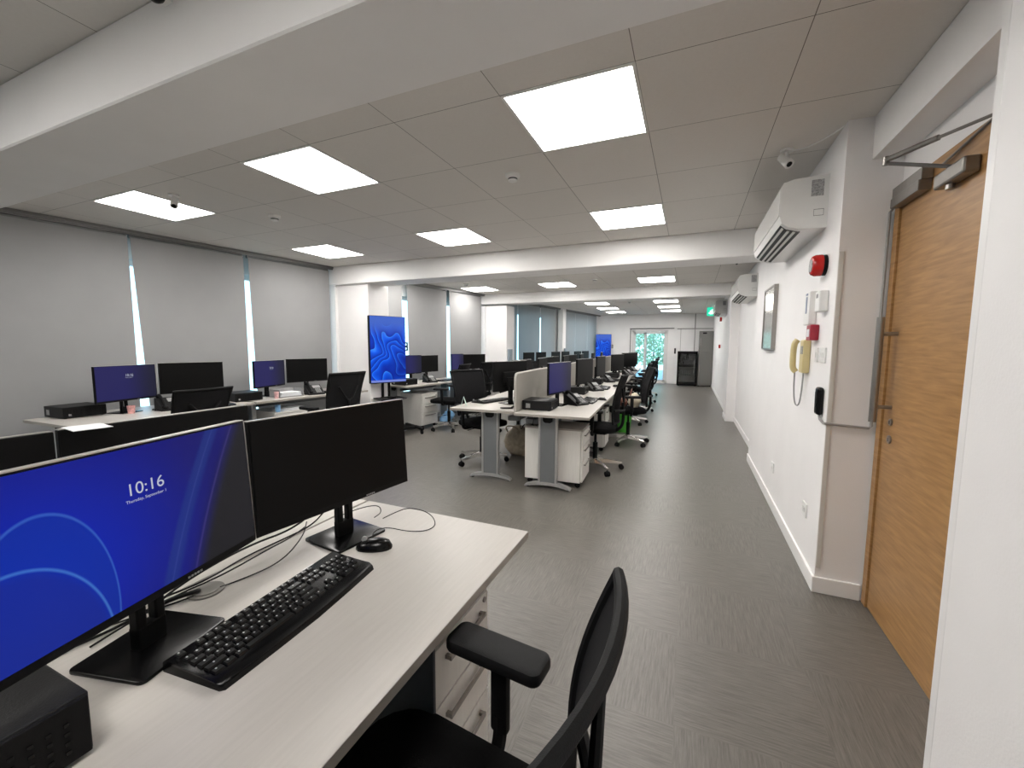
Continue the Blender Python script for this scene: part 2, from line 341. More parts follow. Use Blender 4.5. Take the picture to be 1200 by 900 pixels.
# column face bead
b = MB(); b.box((XR+.012, 2.698, 1.0), (.022, .008, 1.72), bev=.002); struct('trim_3', b, mat('bead_paint', (.66, .645, .61), .5, noise=.02), 'thin corner bead on the pier left of the oak door', 'trim')
# back wall with door opening
DX0, DX1, DZ = -2.02, -.75, 1.945
b = MB(); b.box(((-4.2+DX0)/2, YB+.1, C/2), (DX0+4.2, .2, C)); b.box(((DX1+1.2)/2, YB+.1, C/2), (1.2-DX1, .2, C)); b.box(((DX0+DX1)/2, YB+.1, (DZ+C)/2), (DX1-DX0, .2, C-DZ))
struct('wall_back', b, wall_m, 'white far end wall with the glass door', 'wall')
b = MB(); b.box((-2.4, -3.3, C/2), (8, .2, C)); struct('wall_front', b, wall_m, 'white wall behind the camera', 'wall')
# beams and columns
def beam(name, xa, xb, ya, yb, zb, label): b = MB(); b.box(((xa+xb)/2, (ya+yb)/2, (zb+C)/2), (xb-xa, yb-ya, C-zb), bev=.006, seg=1); struct(name, b, beam_m, label, 'beam')
beam('trim_4', -5.7, .80, .897, 1.262, 2.24, 'deep white beam crossing the ceiling above the nearest desk')
beam('trim_5', -5.2, .72, 4.70, 5.10, 2.245, 'white beam crossing the ceiling beyond the first light panels')
beam('trim_6', -4.6, .70, 8.50, 8.92, 2.285, 'white beam crossing the ceiling in front of the farthest bay')
def column(name, xa, xb, ya, yb, label, strip=0, zt=2.25):
    b = MB(); b.box(((xa+xb)/2, (ya+yb)/2, zt/2), (xb-xa, yb-ya, zt), bev=.004, seg=1)
    if strip: b.box((xa-strip/2, (ya+yb)/2-.02, zt/2), (strip, yb-ya+.04, zt), bev=.003, seg=1)
    struct(name, b, wall_m, label, 'column')
column('trim_7', -4.89, -4.30, 4.76, 5.2, 'white column behind the window desks and left of the upright television', strip=.13)
column('trim_8', -4.32, -3.80, 8.56, 9.0, 'white column between the middle and far window blinds', strip=.12)
column('trim_9', -3.78, -3.62, 12.42, 12.75, 'slim white pier between the two farthest sets of blinds', zt=C)
# skirting
def skirt(name, xa, ya, xb, yb, label):
    b = MB(); d = Vector((xb-xa, yb-ya, 0)); L = d.length; a = math.atan2(d.y, d.x); R = Matrix.Rotation(a, 3, 'Z')
    b.box(((xa+xb)/2, (ya+yb)/2, .045), (L, .014, .09), rot=R, bev=.004); struct(name, b, skirt_m, label, 'baseboard')
skirt('baseboard_right', XR-.006, 2.69, XR-.006, 5.6, 'white skirting under the wall phone')
skirt('baseboard_pier', XR-.012, 2.694, .895, 2.694, 'short white skirting left of the oak door')
skirt('baseboard_recess', .784, 5.62, .784, 8.42, 'white skirting along the recessed wall')
skirt('baseboard_pilaster', .634, 8.43, .634, 8.97, 'white skirting on the far pilaster')
skirt('baseboard_far', .704, 8.99, .704, 15.2, 'white skirting along the far right wall')
skirt('baseboard_back', DX1+.06, YB-.006, -.45, YB-.006, 'white skirting on the far end wall')

# ------------------------------------------------------------------ blinds
def blind(ya, yb, label, skew=0.0, zb=.30, zt=2.44, fold=0):
    bm_ = blind_far_m if ya > 9 else blind_m
    t = thing('roller_blind', label, 'blind', (*WL((ya+yb)/2).xy, 0), 0, 'grey roller blinds over the windows')
    o = Vector(t.location)
    b = MB(); nz, ny = 14, 10; rows = []
    for i in range(nz+1):
        v = i/nz; z = zt+(zb-zt)*v; row = []
        for j in range(ny+1):
            u = j/ny; y = ya+(yb-ya)*u+(skew*v*(1-u)); off = .004*sin(9*u+3*v)*v
            if fold: off += .035*math.exp(-((u-.78+.35*v)**2)/.006)*v*.8
            p = WL(y, -off)-o; row.append((p.x, p.y, z))
        rows.append(row)
    back = [[(x-.003, y_, z) for x, y_, z in r_] for r_ in rows]
    A = b.rings(rows, cap=False, closed=False); B = b.rings(back, cap=False, closed=False)
    b.build('blind_fabric', bm_, t, smooth=True)
    b = MB(); p, q = WL(ya+skew*.98)-o, WL(yb)-o; b.tube([(p.x, p.y, zb), (q.x, q.y, zb)], .012, 8); b.build('bottom_bar', rail_m, t, True)
    b = MB(); p, q = WL(ya)-o, WL(yb)-o; b.tube([(p.x-.03, p.y, zt+.015), (q.x-.03, q.y, zt+.015)], .022, 10); b.build('roller', rail_m, t, True)
    return t
blind(-2.2, -.75, 'grey roller blind on the window wall behind the camera position'); blind(-.70, .75, 'grey roller blind left of the nearest window desks, mostly outside the view')
blind(.80, 2.425, 'wide flat grey roller blind at the left edge behind the black computer box')
blind(2.445, 3.50, 'creased grey roller blind between the two tall light gaps', skew=.07, fold=1)
blind(3.555, 4.655, 'grey roller blind beside the first white column', skew=.035)
blind(5.35, 6.06, 'grey roller blind right behind the upright television')
blind(6.185, 7.235, 'grey roller blind in the middle bay, between two light gaps', skew=.03)
blind(7.325, 8.40, 'grey roller blind in the middle bay, beside the second column', skew=.03)
blind(9.2, 9.95, 'grey roller blind just past the second column'); blind(10.02, 11.17, 'grey roller blind in the far bay, second past the second column'); blind(11.24, 12.17, 'grey roller blind in the far bay, left of the slim pier')
blind(12.8, 13.66, 'pale grey roller blind just right of the slim pier'); blind(13.68, 14.72, 'pale grey roller blind next to the farthest one'); blind(14.74, 15.6, 'farthest grey roller blind, beside the far television')
for i, (ya, yb) in enumerate(((-2.5, 4.70), (5.12, 8.48), (8.95, 15.9))):
    b = MB(); wallquad(b, ya, yb, C-.028, C-.002, -.05, .10); wallquad(b, ya, yb, C-.045, C-.028, -.035, -.02); struct('trim_%d' % (20+i), b, rail_m, 'dark grey blind rail under the ceiling, %s bay' % ('nearest', 'middle', 'farthest')[i], 'rail')

# ------------------------------------------------------------------ ceiling lights
def light(x, y, label):
    t = thing('ceiling_light', label, 'ceiling light', (x, y, C), 0, 'square recessed ceiling light panels')
    b = MB()
    for sx_, sy_, dx, dy in ((.598, .014, 0, .292), (.598, .014, 0, -.292), (.014, .57, .292, 0), (.014, .57, -.292, 0)): b.box((dx, dy, -.002), (sx_, sy_, .008))
    b.build('frame', white_m, t)
    b = MB(); b.box((0, 0, -.001), (.57, .57, .004)); b.build('diffuser', diff_m, t); return t
L0 = light(-.55, 2.128, 'largest square ceiling light panel, high in the middle of the picture')
def L(x, y, label): dup(L0, (x, y, C), 0, label)
L(-2.35, 2.128, 'square ceiling light panel left of the largest one'); L(-4.15, 2.128, 'square ceiling light panel with a sensor hanging in front of it')
L(-.55, 3.928, 'square ceiling light panel in the second row, nearest the right wall'); L(-2.35, 3.928, 'square ceiling light panel in the middle of the second row'); L(-4.15, 3.928, 'square ceiling light panel in the second row nearest the windows')
for i, x in enumerate((-.58, -2.35, -4.0)):
    L(x, 7.66, 'square light panel between the two far beams, %s' % ('right one of three', 'middle one of three', 'left one of three, nearest the windows')[i])
for i, y in enumerate((11.4, 13.0, 14.5)):
    L(-.62, y, 'far ceiling light panel in the right hand row, %s from the far beam' % ORD[i]); L(-2.37, y, 'far ceiling light panel in the left hand row, %s from the far beam' % ORD[i])
for i, x in enumerate((-2.35, -4.15, -.55)): L(x, -.27, 'ceiling light panel behind the camera, %s' % ('middle', 'left', 'right')[i])
for i, x in enumerate((-.55, -2.35, -4.15)): L(x, 5.73, 'unseen ceiling light panel added behind the first beam, %s' % ('right', 'middle', 'left')[i])  # unseen row, added to light the middle bay

# ------------------------------------------------------------------ oak door
DXP = .905
d1 = bpy.data.objects.new('door_1', None); COL.objects.link(d1); d1.location = (DXP, 2.1, 0); tag(d1, 'oak veneered door with a long pull handle in the right wall', 'door', kind='structure')
b = MB(); b.box((.025, -.005, 1.062), (.044, 1.07, 2.115), bev=.002); b.build('door_leaf', wood_m, d1)
b = MB(); b.box((.03, .562, 1.075), (.07, .052, 2.15), bev=.002); b.box((.03, -.562, 1.075), (.07, .05, 2.15), bev=.002); b.box((.04, 0, 2.135), (.06, 1.09, .026)); b.build('door_frame', wood_m, d1)
b = MB(); b.tube([(-.066, .455, 1.0), (-.066, .455, 1.51)], .016, 14); h_ = b.build('pull_handle', handle_m, d1, True)
for z in (1.075, 1.43):
    b = MB(); b.tube([(-.066, .455, z), (.004, .455, z)], .0095, 10); b.build('handle_bracket', handle_m, h_, True)
for z, r in ((1.005, .017), (.92, .020)):
    b = MB(); b.cyl((.004, .44, z), (-.004, .44, z), r, seg=20); b.box((-.006, .44, z), (.006, .006, .016)); b.build('lock_cylinder', handle_m, d1)
b = MB(); b.box((-.02, .40, 2.055), (.045, .27, .045), bev=.003); b.box((-.018, .395, 2.10), (.04, .28, .05), bev=.003); b.build('magnetic_lock', closer_m, d1)
b = MB(); b.box((-.022, .03, 2.012), (.05, .20, .058), bev=.008); b.cyl((-.022, .06, 1.985), (-.022, .06, 1.965), .014); k_ = b.build('door_closer', closer_m, d1)
b = MB(); b.tube([(-.022, .04, 2.04), (-.20, .13, 2.115)], .0075, 8); b.tube([(-.20, .13, 2.128), (-.10, -.02, 2.132)], .011, 8); b.tube([(-.10, -.02, 2.132), (.0, -.15, 2.138)], .006, 8); b.cyl((-.20, .13, 2.108), (-.20, .13, 2.140), .011)
b.tube([(.0, -.15, 2.138), (-.01, .18, 2.09)], .005, 8); b.build('closer_arm', closer_m, k_)

# glass sliding door at the far end
d2 = bpy.data.objects.new('door_2', None); COL.objects.link(d2); d2.location = ((DX0+DX1)/2, YB, 0); tag(d2, 'white framed sliding glass door in the far end wall', 'door', kind='structure')
W_ = (DX1-DX0)/2
b = MB()
for x in (-W_+.035, W_-.035): b.box((x, .04, DZ/2), (.07, .08, DZ), bev=.003)
b.box((0, .04, DZ-.03), (2*W_, .08, .06)); b.box((0, .04, .025), (2*W_, .08, .05)); b.build('door_frame', upvc_m, d2)
for nm, xa, xb, yy in (('fixed_panel', -W_+.07, -.10, .055), ('sliding_panel', -.20, W_-.07, .025)):
    b = MB()
    for x in (xa+.035, xb-.035): b.box((x, yy, DZ/2), (.07, .03, DZ-.12))
    b.box(((xa+xb)/2, yy, DZ-.10), (xb-xa, .03, .07)); b.box(((xa+xb)/2, yy, .09), (xb-xa, .03, .08)); pn = b.build(nm, upvc_m, d2)
    b = MB(); b.box(((xa+xb)/2, yy, DZ/2), (xb-xa-.1, .008, DZ-.2)); b.build('glass_pane', glass_m, pn)
b = MB(); b.tube([(-2.10, YB-.05, 2.0), (-.55, YB-.05, 2.0)], .016, 8); b.box((-2.08, YB-.025, 2.0), (.03, .05, .03)); b.box((-.60, YB-.025, 2.0), (.03, .05, .03)); tag(b.build('curtain_rail', rail_m), 'dark rail above the far glass door', 'rail')
b = MB(); b.box((-2.07, YB-.03, 1.0), (.03, .03, 1.96)); tag(b.build('door_side_rail', rail_m), 'thin dark upright rail left of the far glass door', 'rail')
# outside
b = MB(); b.box((-1.5, YB+5.2, -.12), (16, 10, .1)); struct('trim_30', b, mat('paving', (.62, .58, .52), .8, noise=.1, nscale=8), 'pale paving outside the glass door', 'paving')
t = thing('hedge', 'bright green hedge seen through the far glass door', 'hedge', (-1.6, YB+3.6, -.07))
leaf_m = mat('leaves', (.50, .68, .42), .55, noise=.5, nscale=9)
b = MB()
for i in range(6000):
    x = random.uniform(-3.2, 3.2); z = random.uniform(.6, 3.6); y = random.uniform(-.35, .35)+.25*sin(3*x+2*z); s_ = random.uniform(.05, .11)
    a = random.uniform(0, pi); n_ = Vector((random.uniform(-1, 1), -1, random.uniform(-.3, 1))).normalized(); u_ = n_.orthogonal().normalized(); u_ = Matrix.Rotation(a, 3, n_) @ u_; v_ = n_.cross(u_); p = Vector((x, y, z))
    vs = [b.bm.verts.new(p+u_*s_), b.bm.verts.new(p+v_*s_*.5+n_*.01), b.bm.verts.new(p-u_*s_), b.bm.verts.new(p-v_*s_*.5+n_*.01)]; b.bm.faces.new(vs)
o = b.build('leaves', leaf_m, t); o['kind'] = 'stuff'
b = MB(); 
for x in range(-3, 4): b.tube([(x*.95, .1, 0), (x*.95+.1, .05, 1.2), (x*.9, .1, 2.7)], (.04, .015), 6)
b.build('stems', brown_m, t)

# ------------------------------------------------------------------ furniture prototypes
def make_chair(label, loc, rz, top=1.06, armz=.70, lean=.085):
    t = thing('office_chair', label, 'chair', loc, rz, 'black mesh office chairs')
    b = MB(); b.cyl((0, 0, .075), (0, 0, .125), .038, .032, 20)
    for k in range(5):
        a = 2*pi*k/5+.3; R = Matrix.Rotation(a, 3, 'Z')
        sec = lambda r, w, z0, z1: [R @ Vector((r, y, z)) for y, z in ((-w, z0), (w, z0), (w*.8, z1), (-w*.8, z1))]
        b.rings([sec(.02, .026, .075, .125), sec(.15, .021, .074, .112), sec(.295, .015, .066, .088)])
    b.build('star_base', chrome_m, t, True)
    for k in range(5):
        a = 2*pi*k/5+.3; R = Matrix.Rotation(a, 3, 'Z'); b = MB(); c = R @ Vector((.29, 0, 0)); tdir = R @ Vector((0, 1, 0))
        for s_ in (-1, 1): q = c+tdir*s_*.014; b.cyl(q-tdir*.009+Vector((0, 0, .0275)), q+tdir*.009+Vector((0, 0, .0275)), .0275, seg=14)
        b.cyl(c+Vector((0, 0, .03)), c+Vector((0, 0, .07)), .008, seg=8); b.box(c+Vector((0, 0, .048)), (.03, .03, .02), bev=.006); b.build('caster', black_m, t, True)
    b = MB(); b.cyl((0, 0, .11), (0, 0, .30), .026, .026, 16); b.cyl((0, 0, .30), (0, 0, .42), .014, .014, 12); b.build('gas_lift', black_m, t, True)
    b = MB(); b.box((.02, 0, .425), (.20, .12, .05), bev=.012); b.tube([(0, .05, .42), (-.02, .22, .41)], .006, 6); b.tube([(.10, 0, .42), (.20, 0, .43), (.285, 0, .50), (.295, 0, .62), (.285, 0, .76)], .017, 10, smooth=2); b.build('tilt_mechanism', black_m, t, True)
    b = MB(); b.slab((-.02, 0), .49, .455, .445, .50, .12, .018, dome=.018); b.build('seat', fabric_m, t, True)
    def P(u, v):
        z = .55+(top-.55)*v; half = .205+.03*v-.05*max(0, .25-v)*2; x = .205+lean*v**1.2+.045*(1-u*u)-.028*sin(pi*v)
        return Vector((x, half*u, z))
    n = 12; b = MB(); F = [[P(-1+2*i/n, j/n) for i in range(n+1)] for j in range(n+1)]; G = [[q+Vector((.005, 0, 0)) for q in r_] for r_ in F]
    b.rings(F, cap=False, closed=False); b.rings(G, cap=False, closed=False); b.build('backrest_mesh', screenmesh_m, t, True)
    loop = [P(-1+2*i/n, 0) for i in range(n+1)]+[P(1, j/n) for j in range(1, n+1)]+[P(1-2*i/n, 1) for i in range(1, n+1)]+[P(-1, 1-j/n) for j in range(1, n)]
    b = MB(); b.tube(loop, .0115, 8, loop=True); b.tube([P(-.95, .28)+Vector((.01, 0, 0)), Vector((.297, -.05, .68)), Vector((.297, .05, .68)), P(.95, .28)+Vector((.01, 0, 0))], .013, 8, smooth=2)
    b.tube([P(-.55, .72)+Vector((.015, 0, 0)), Vector((.300, 0, .72)), P(.55, .72)+Vector((.015, 0, 0))], .010, 8, smooth=2); b.build('backrest_frame', black_m, t, True)
    for s_ in (-1, 1):
        b = MB(); b.tube([(.0, .16*s_, .435), (.0, .25*s_, .43), (.0, .272*s_, .47), (.0, .272*s_, armz-.16)], .017, 8, smooth=2); b.box((.0, .272*s_, (armz+.50)/2-.02), (.045, .024, armz-.50), bev=.008); b.build('arm_post', black_m, t, True)
        b = MB(); b.slab((-.01, .272*s_), .245, .085, armz-.032, armz, .022, .009); b.build('arm_pad', pad_m, t, True)
    return t
def screen_text(parent, y, z, s_, x, body, sx=1):
    cu = bpy.data.curves.new('t', 'FONT'); cu.body = body; cu.size = s_; cu.align_x = 'CENTER'; to = bpy.data.objects.new('t', cu); COL.objects.link(to)
    me = bpy.data.meshes.new_from_object(to); bpy.data.objects.remove(to); bpy.data.curves.remove(cu)
    o = bpy.data.objects.new('screen_text', me); COL.objects.link(o); me.materials.append(text_m); o.parent = parent
    o.matrix_local = Matrix(((0, 0, 1, x), (1, 0, 0, y), (0, 1, 0, z), (0, 0, 0, 1))); return o
def make_monitor(label, loc, rz, w=.54, h=.32, zb=.13, px=.05, screen=None, by=0, text=0, group='flat computer monitors', logo=True, basew=.19, based=.175, tilt=0, bump=1, siderim=False):
    """faces local +X; loc = middle of its foot"""
    t = thing('computer_monitor', label, 'monitor', loc, rz, group)
    b = MB(); b.slab((0, by), based, basew, 0, .008, .012, .002); b.build('stand_base', gloss_m, t, True)
    b = MB(); b.box((-.01, by-.019, (zb+.12)/2+.004), (.022, .020, zb+.11), bev=.003); b.box((-.01, by+.019, (zb+.12)/2+.004), (.022, .020, zb+.11), bev=.003); b.box((-.01, by, .03), (.026, .058, .05), bev=.003); b.box((-.006, by, zb+.10), (.02, .10, .10), bev=.003)
    b.build('stand_neck', black_m, t)
    b = MB(); zc = zb+h/2; b.box((px-.012, 0, zc), (.022, w, h), bev=.003); b.box((px-.026-.004*bump, 0, zc-.02), (.03, w*.5, h*.42), bev=.008)
    hs = b.build('housing', black_m, t)
    b = MB(); b.box((px-.010, 0, zb+h+.0008), (.020, w-.004, .0022))
    if siderim: b.box((px-.010, w/2+.0006, zc), (.018, .002, h-.004))
    b.build('silver_rim', silver_rim_m, hs)
    b = MB(); b.box((px+.0012, 0, zc+.007), (.0020, w-.012, h-.022)); o = b.build('screen', screen or off_m, hs); o.data.transform(Matrix.Translation((-px, 0, -zc))); o.location = (px, 0, zc)
    if logo:
        b = MB()
        for k in range(5): b.box((px+.0008, -.014+w*.18+k*.007, zb+.0065), (.0012, .0045, .004))
        b.build('brand_mark', grey_m, hs)
    if text:
        screen_text(o, .018, .062, .032, .0032, '10:16'); screen_text(o, .018, .049, .0080, .0032, 'Thursday, September 1')
    if tilt:
        hs.matrix_local = Matrix.Translation((px, 0, zc)) @ Matrix.Rotation(-tilt, 4, 'Y') @ Matrix.Translation((-px, 0, -zc))
    return t
def make_pc(label, loc, rz, sx=.34, sy=.29, sz=.093, group='small black desktop computers'):
    """front face is local +X"""
    t = thing('desktop_computer', label, 'computer', loc, rz, group)
    b = MB(); b.box((0, 0, .004+sz/2), (sx, sy, sz), bev=.004); b.build('case', darkgrey_m, t)
    b = MB(); b.box((sx/2+.002, 0, .004+sz/2), (.006, sy-.006, sz-.006), bev=.002); fr = b.build('front_bezel', black_m, t)
    b = MB()
    for i in range(14):
        for j in range(4): b.box((sx/2+.0055, -sy*.40+i*sy*.8/13, sz*.28+j*sz*.15), (.003, .006, .005))
    b.build('vent_grille', gloss_m, fr)
    b = MB(); b.box((sx/2+.006, -sy*.36, .03), (.002, .018, .018)); b.build('sticker', label_m, fr)
    b = MB(); b.box((-sx*.36+.02, -sy/2-.0006, .045), (.045, .0015, .045)); b.build('side_label', label_m, t)
    for x in (-1, 1):
        for y in (-1, 1): b = MB(); b.cyl((x*sx*.42, y*sy*.42, 0), (x*sx*.42, y*sy*.42, .006), .01, seg=10); b.build('foot', black_m, t)
    return t
def make_keyboard(label, loc, rz, keys_single=False, L_=.45, D_=.155):
    """length along local Y, user's edge at local +X"""
    t = thing('keyboard', label, 'keyboard', loc, rz, 'black keyboards')
    b = MB(); prof = [(-D_/2, .0), (-D_/2, .020), (-D_/2+.01, .026), (D_/2-.035, .016), (D_/2-.012, .015), (D_/2-.003, .010), (D_/2, 0)]
    R = []
    for y, bul in ((-L_/2, -.006), (-L_/2+.006, .002), (-L_/4, .008), (0, .012), (L_/4, .008), (L_/2-.006, .002), (L_/2, -.006)):
        R.append([(x+(bul if x > D_/2-.04 else 0), y, z) for x, z in prof])
    b.rings(R); b.build('keyboard_body', gloss_m, t, True)
    rows = []; u = (L_-.022)/22.6; y0 = -L_/2+.011
    def key(r_, a, n_=1): rows.append((r_, a, n_))
    key(0, 0)
    for g in (2, 6.5, 11):
        for i in range(4): key(0, g+i)
    for i in range(3): key(0, 15.35+i)
    for i in range(13): key(1, i)
    key(1, 13, 2); key(2, 0, 1.5)
    for i in range(12): key(2, 1.5+i)
    key(2, 13.5, 1.5); key(3, 0, 1.75)
    for i in range(11): key(3, 1.75+i)
    key(3, 12.75, 2.25); key(4, 0, 2.25)
    for i in range(10): key(4, 2.25+i)
    key(4, 12.25, 2.75)
    for a, n_ in ((0, 1.25), (1.25, 1.25), (2.5, 1.25), (3.75, 6.25), (10, 1.25), (11.25, 1.25), (12.5, 1.25), (13.75, 1.25)): key(5, a, n_)
    for r_ in (1, 2):
        for i in range(3): key(r_, 15.35+i)
    key(4, 16.35)
    for i in range(3): key(5, 15.35+i)
    for r_ in (1, 2, 3, 4):
        for i in range(4 if r_ < 3 else 3): key(r_, 18.7+i)
    key(5, 18.7, 2); key(5, 20.7); key(4, 21.7); 
    def kp(mb, r_, a, n_):
        xr = -D_/2+.020+r_*.0185+(.005 if r_ else 0); zz = .0275-(xr+D_/2)*.085
        yc = y0+(a+n_/2)*u; hw = n_*u/2-.0012; hd = .0078
        mb.rings([[(xr-hd, yc-hw, zz-.004), (xr+hd, yc-hw, zz-.004), (xr+hd, yc+hw, zz-.004), (xr-hd, yc+hw, zz-.004)], [(xr-hd+.0015, yc-hw+.0018, zz+.0032), (xr+hd-.003, yc-hw+.0018, zz+.0026), (xr+hd-.003, yc+hw-.0018, zz+.0026), (xr-hd+.0015, yc+hw-.0018, zz+.0032)]])
        return xr, yc, zz
    if keys_single:
        rest = MB(); marks = MB()
        for i, k in enumerate(rows):
            mb = rest if i >= 100 else MB(); x, y, z = kp(mb, *k)
            if k[2] < 3: marks.box((x-.003, y-.002, z+.0034), (.0032, .0028, .0006), rot=None)
            if i < 100: mb.build('key', keytop_m, t)
        o = rest.build('keys', keytop_m, t); o['kind'] = 'stuff'
        o = marks.build('key_lettering', keyleg_m, t); o['kind'] = 'stuff'
        b = MB(); b.box((-D_/2+.006, L_*.30, .0245), (.006, .035, .001), rot=None); b.build('brand_mark', keyleg_m, t)
        b = MB(); b.tube([(D_/2+.001+.012*(1-(y/ (L_/2))**2)*.9-.004, y, .013) for y in [(-L_/2+.02)+i*(L_-.04)/16 for i in range(17)]], .0016, 6); b.build('edge_strip', gloss_m, t, True)
    else:
        mb = MB()
        for k in rows: kp(mb, *k)
        o = mb.build('keys', keytop_m, t); o['kind'] = 'stuff'
    return t
def make_mouse(label, loc, rz):
    t = thing('computer_mouse', label, 'mouse', loc, rz, 'black computer mice')
    b = MB(); R = []
    for i in range(11):
        a = i/10; x = -.055+.11*a; s_ = math.sqrt(max(.02, 1-(2*a-1)**2)); w_ = .031*s_**.7; h_ = .036*s_**.6*(1-.25*(1-a))
        R.append([(x, w_*cos(q), max(0, h_*sin(q))) for q in [pi*k/12 for k in range(13)]])
    b.rings(R); b.build('mouse_body', gloss_m, t, True)
    b = MB(); b.cyl((-.03, -.004, .030), (-.03, .004, .030), .008, seg=12); b.build('scroll_wheel', grey_m, t); return t
def make_phone(label, loc, rz):
    """desk phone, user at local +X"""
    t = thing('desk_phone', label, 'phone', loc, rz, 'black desk telephones')
    b = MB(); b.prism([(-.10, 0), (.10, 0), (.10, .018), (-.08, .115), (-.10, .11)], -.095, .095, 'y'); b.build('phone_base', darkgrey_m, t)
    sl = math.atan2(.097, .18)
    R = Matrix.Rotation(sl, 3, 'Y')
    b = MB(); b.box((-.035, .035, .092), (.06, .09, .004), rot=R); b.build('display', grey_m, t)
    b = MB()
    for i in range(4):
        for j in range(3): b.box((.015+i*.02, .012+j*.022, .066-i*.0107), (.013, .016, .005), rot=R)
    o = b.build('keypad', grey_m, t); 
    b = MB(); b.tube([(-.095, -.062, .135), (-.06, -.062, .145), (.05, -.062, .082), (.095, -.062, .040)], .014, 8, smooth=2); b.sphere((-.085, -.062, .128), .026, (1, 1, .7)); b.sphere((.085, -.062, .040), .026, (1, 1, .7)); b.build('handset', black_m, t, True)
    pts = [(-.09+.015*sin(i*.3), -.10-.02*sin(i*.21)+.006*cos(i*1.9), .008+.006*sin(i*1.9)) for i in range(60)]; pts = [(p[0]+i*.0028, p[1], p[2]) for i, p in enumerate(pts)]
    b = MB(); b.tube(pts, .0025, 5); b.build('coiled_cord', cable_m, t, True); return t
def make_pedestal(label, loc, rz, w=.41, d=.57, h=.60, rows=3, dark_top=True, base=.055):
    """front is local +X, width along Y"""
    t = thing('drawer_pedestal', label, 'drawers', loc, rz, 'white drawer pedestals')
    b = MB(); b.box((-.009, 0, base+(h-base)/2-.008), (d-.018, w, h-base-.016), bev=.002); b.build('carcass', ped_m, t)
    b = MB(); b.box((0, 0, h-.008), (d, w, .018), bev=.002); b.build('top_panel', ped_top_m if dark_top else ped_m, t)
    hs = [.155, .155, .215] if rows == 3 else [.26, .26]; z = h-.022
    sc = (h-base-.03)/sum(hs)
    for q in hs:
        q *= sc; b = MB(); b.box((d/2-.004, 0, z-q/2), (.018, w-.006, q-.005), bev=.002); dr = b.build('drawer', ped_m, t)
        b = MB(); b.box((d/2+.020, 0, z-.045), (.008, w*.66, .013), bev=.002)
        for s_ in (-1, 1): b.box((d/2+.012, s_*w*.31, z-.045), (.020, .01, .010))
        b.build('drawer_handle', handle_m, dr); z -= q
    b = MB(); b.cyl((d/2+.004, w*.40, h-.04), (d/2+.009, w*.40, h-.04), .008, seg=12); b.build('lock', handle_m, t)
    for x in (-1, 1):
        for y in (-1, 1):
            b = MB(); b.cyl((x*d*.42-.0, y*w*.40-.010, base*.48), (x*d*.42, y*w*.40+.010, base*.48), base*.48, seg=14); b.box((x*d*.42, y*w*.40, base*.86), (.03, .03, base*.3)); b.build('caster', black_m, t)
    return t
def make_leg(parent, x, y):
    """flat bench leg, blade across X"""
    g = bpy.data.objects.new('desk_leg', None)
    b = MB(); b.box((x, y, .365), (.145, .042, .66), bev=.006); o = b.build('leg', legm, parent)
    b = MB(); b.box((x-.082, y, .365), (.022, .050, .66), bev=.008); b.box((x+.082, y, .365), (.022, .050, .66), bev=.008); b.build('leg_edge', leglight_m, o)
    b = MB(); pr = []
    for i in range(13):
        a = -1+i/6; pr.append((x+a*.225, .020+.045*(1-a*a)**.8))
    low = [(x+(-1+i/6)*.225, .006+.030*(1-(-1+i/6)**2)) for i in range(12, -1, -1)]
    b.prism(pr+low, y-.03, y+.03, 'y'); b.build('foot_bar', leglight_m, o, True)
    b = MB(); b.prism([(x-.05, .70), (x-.045, .655), (x-.025, .64), (x+.025, .64), (x+.045, .655), (x+.05, .70)], y-.030, y-.018, 'y'); b.build('cable_cover', black_m, o)
    for s_ in (-1, 1): b = MB(); b.cyl((x+s_*.20, y, 0), (x+s_*.20, y, .02), .016, seg=12); b.build('levelling_foot', black_m, o)
    return o
def make_desk(label, loc, rz, length=1.5, depth=.70, side=1, group='white bench desks', legs=(0,), lx=.40, tray=True, grommet=False):
    """desk whose user edge is at local x=0 when side=1 (desk spreads to -X), starts at local y=0"""
    t = thing('office_desk', label, 'desk', loc, rz, group); s_ = -side
    b = MB(); b.box((s_*depth/2, length/2, .7175), (depth, length-.004, .025), bev=.002); b.build('tabletop', desk_m, t)
    b = MB(); x0 = 0; b.box((side*.0004-side*.001, length/2, .7175), (.003, length-.005, .0235)); b.box((s_*depth/2, .001, .7175), (depth-.004, .003, .0235)); b.build('edge_band', edge_m, t)
    for yy in legs: make_leg(t, s_*lx, yy+(.12 if yy < length/2 else -.12))
    b = MB(); b.box((s_*lx, length/2, .688), (.06, length-.3, .032)); b.build('support_rail', legm, t)
    if tray: b = MB(); b.box((s_*(depth-.10), length/2, .62), (.12, length*.7, .05), bev=.01); b.build('cable_tray', legm, t)
    return t

TZ = .73      # table top height
# ------------------------------------------------------------------ nearest bench
make_desk('nearest white desk, with the keyboard and blue lock screen monitor on it', (-.487, -.33, 0), 0, 1.617, .70, 1, legs=(0, 1.617), tray=False)
make_desk('white desk behind the nearest monitors, mostly hidden by them', (-1.193-.70, -.33, 0), 0, 1.617, .697, -1, legs=(0,), tray=False)
q_ = [o for o in COL.objects if o.get('label', '').startswith('nearest white desk')][0]; b = MB(); b.box((-.345, 1.094, .40), (.62, .012, .60), bev=.003); b.build('under_desk_panel', mat('dark_panel', (.05, .058, .065), .5, noise=.05), q_)  # dark upright sheet under the desk, beside the pedestal
make_monitor('large near monitor showing a blue lock screen with the time 10:16', (-1.005, .398, TZ), .240, .53, .307, .142, .07, wp_near, by=.063, text=1, tilt=.06, siderim=True, group='flat computer monitors')
make_monitor('near black monitor, switched off, right of the blue lock screen', (-1.039, .947, TZ), -.133, .53, .299, .144, .075, None, by=.061, tilt=.06)
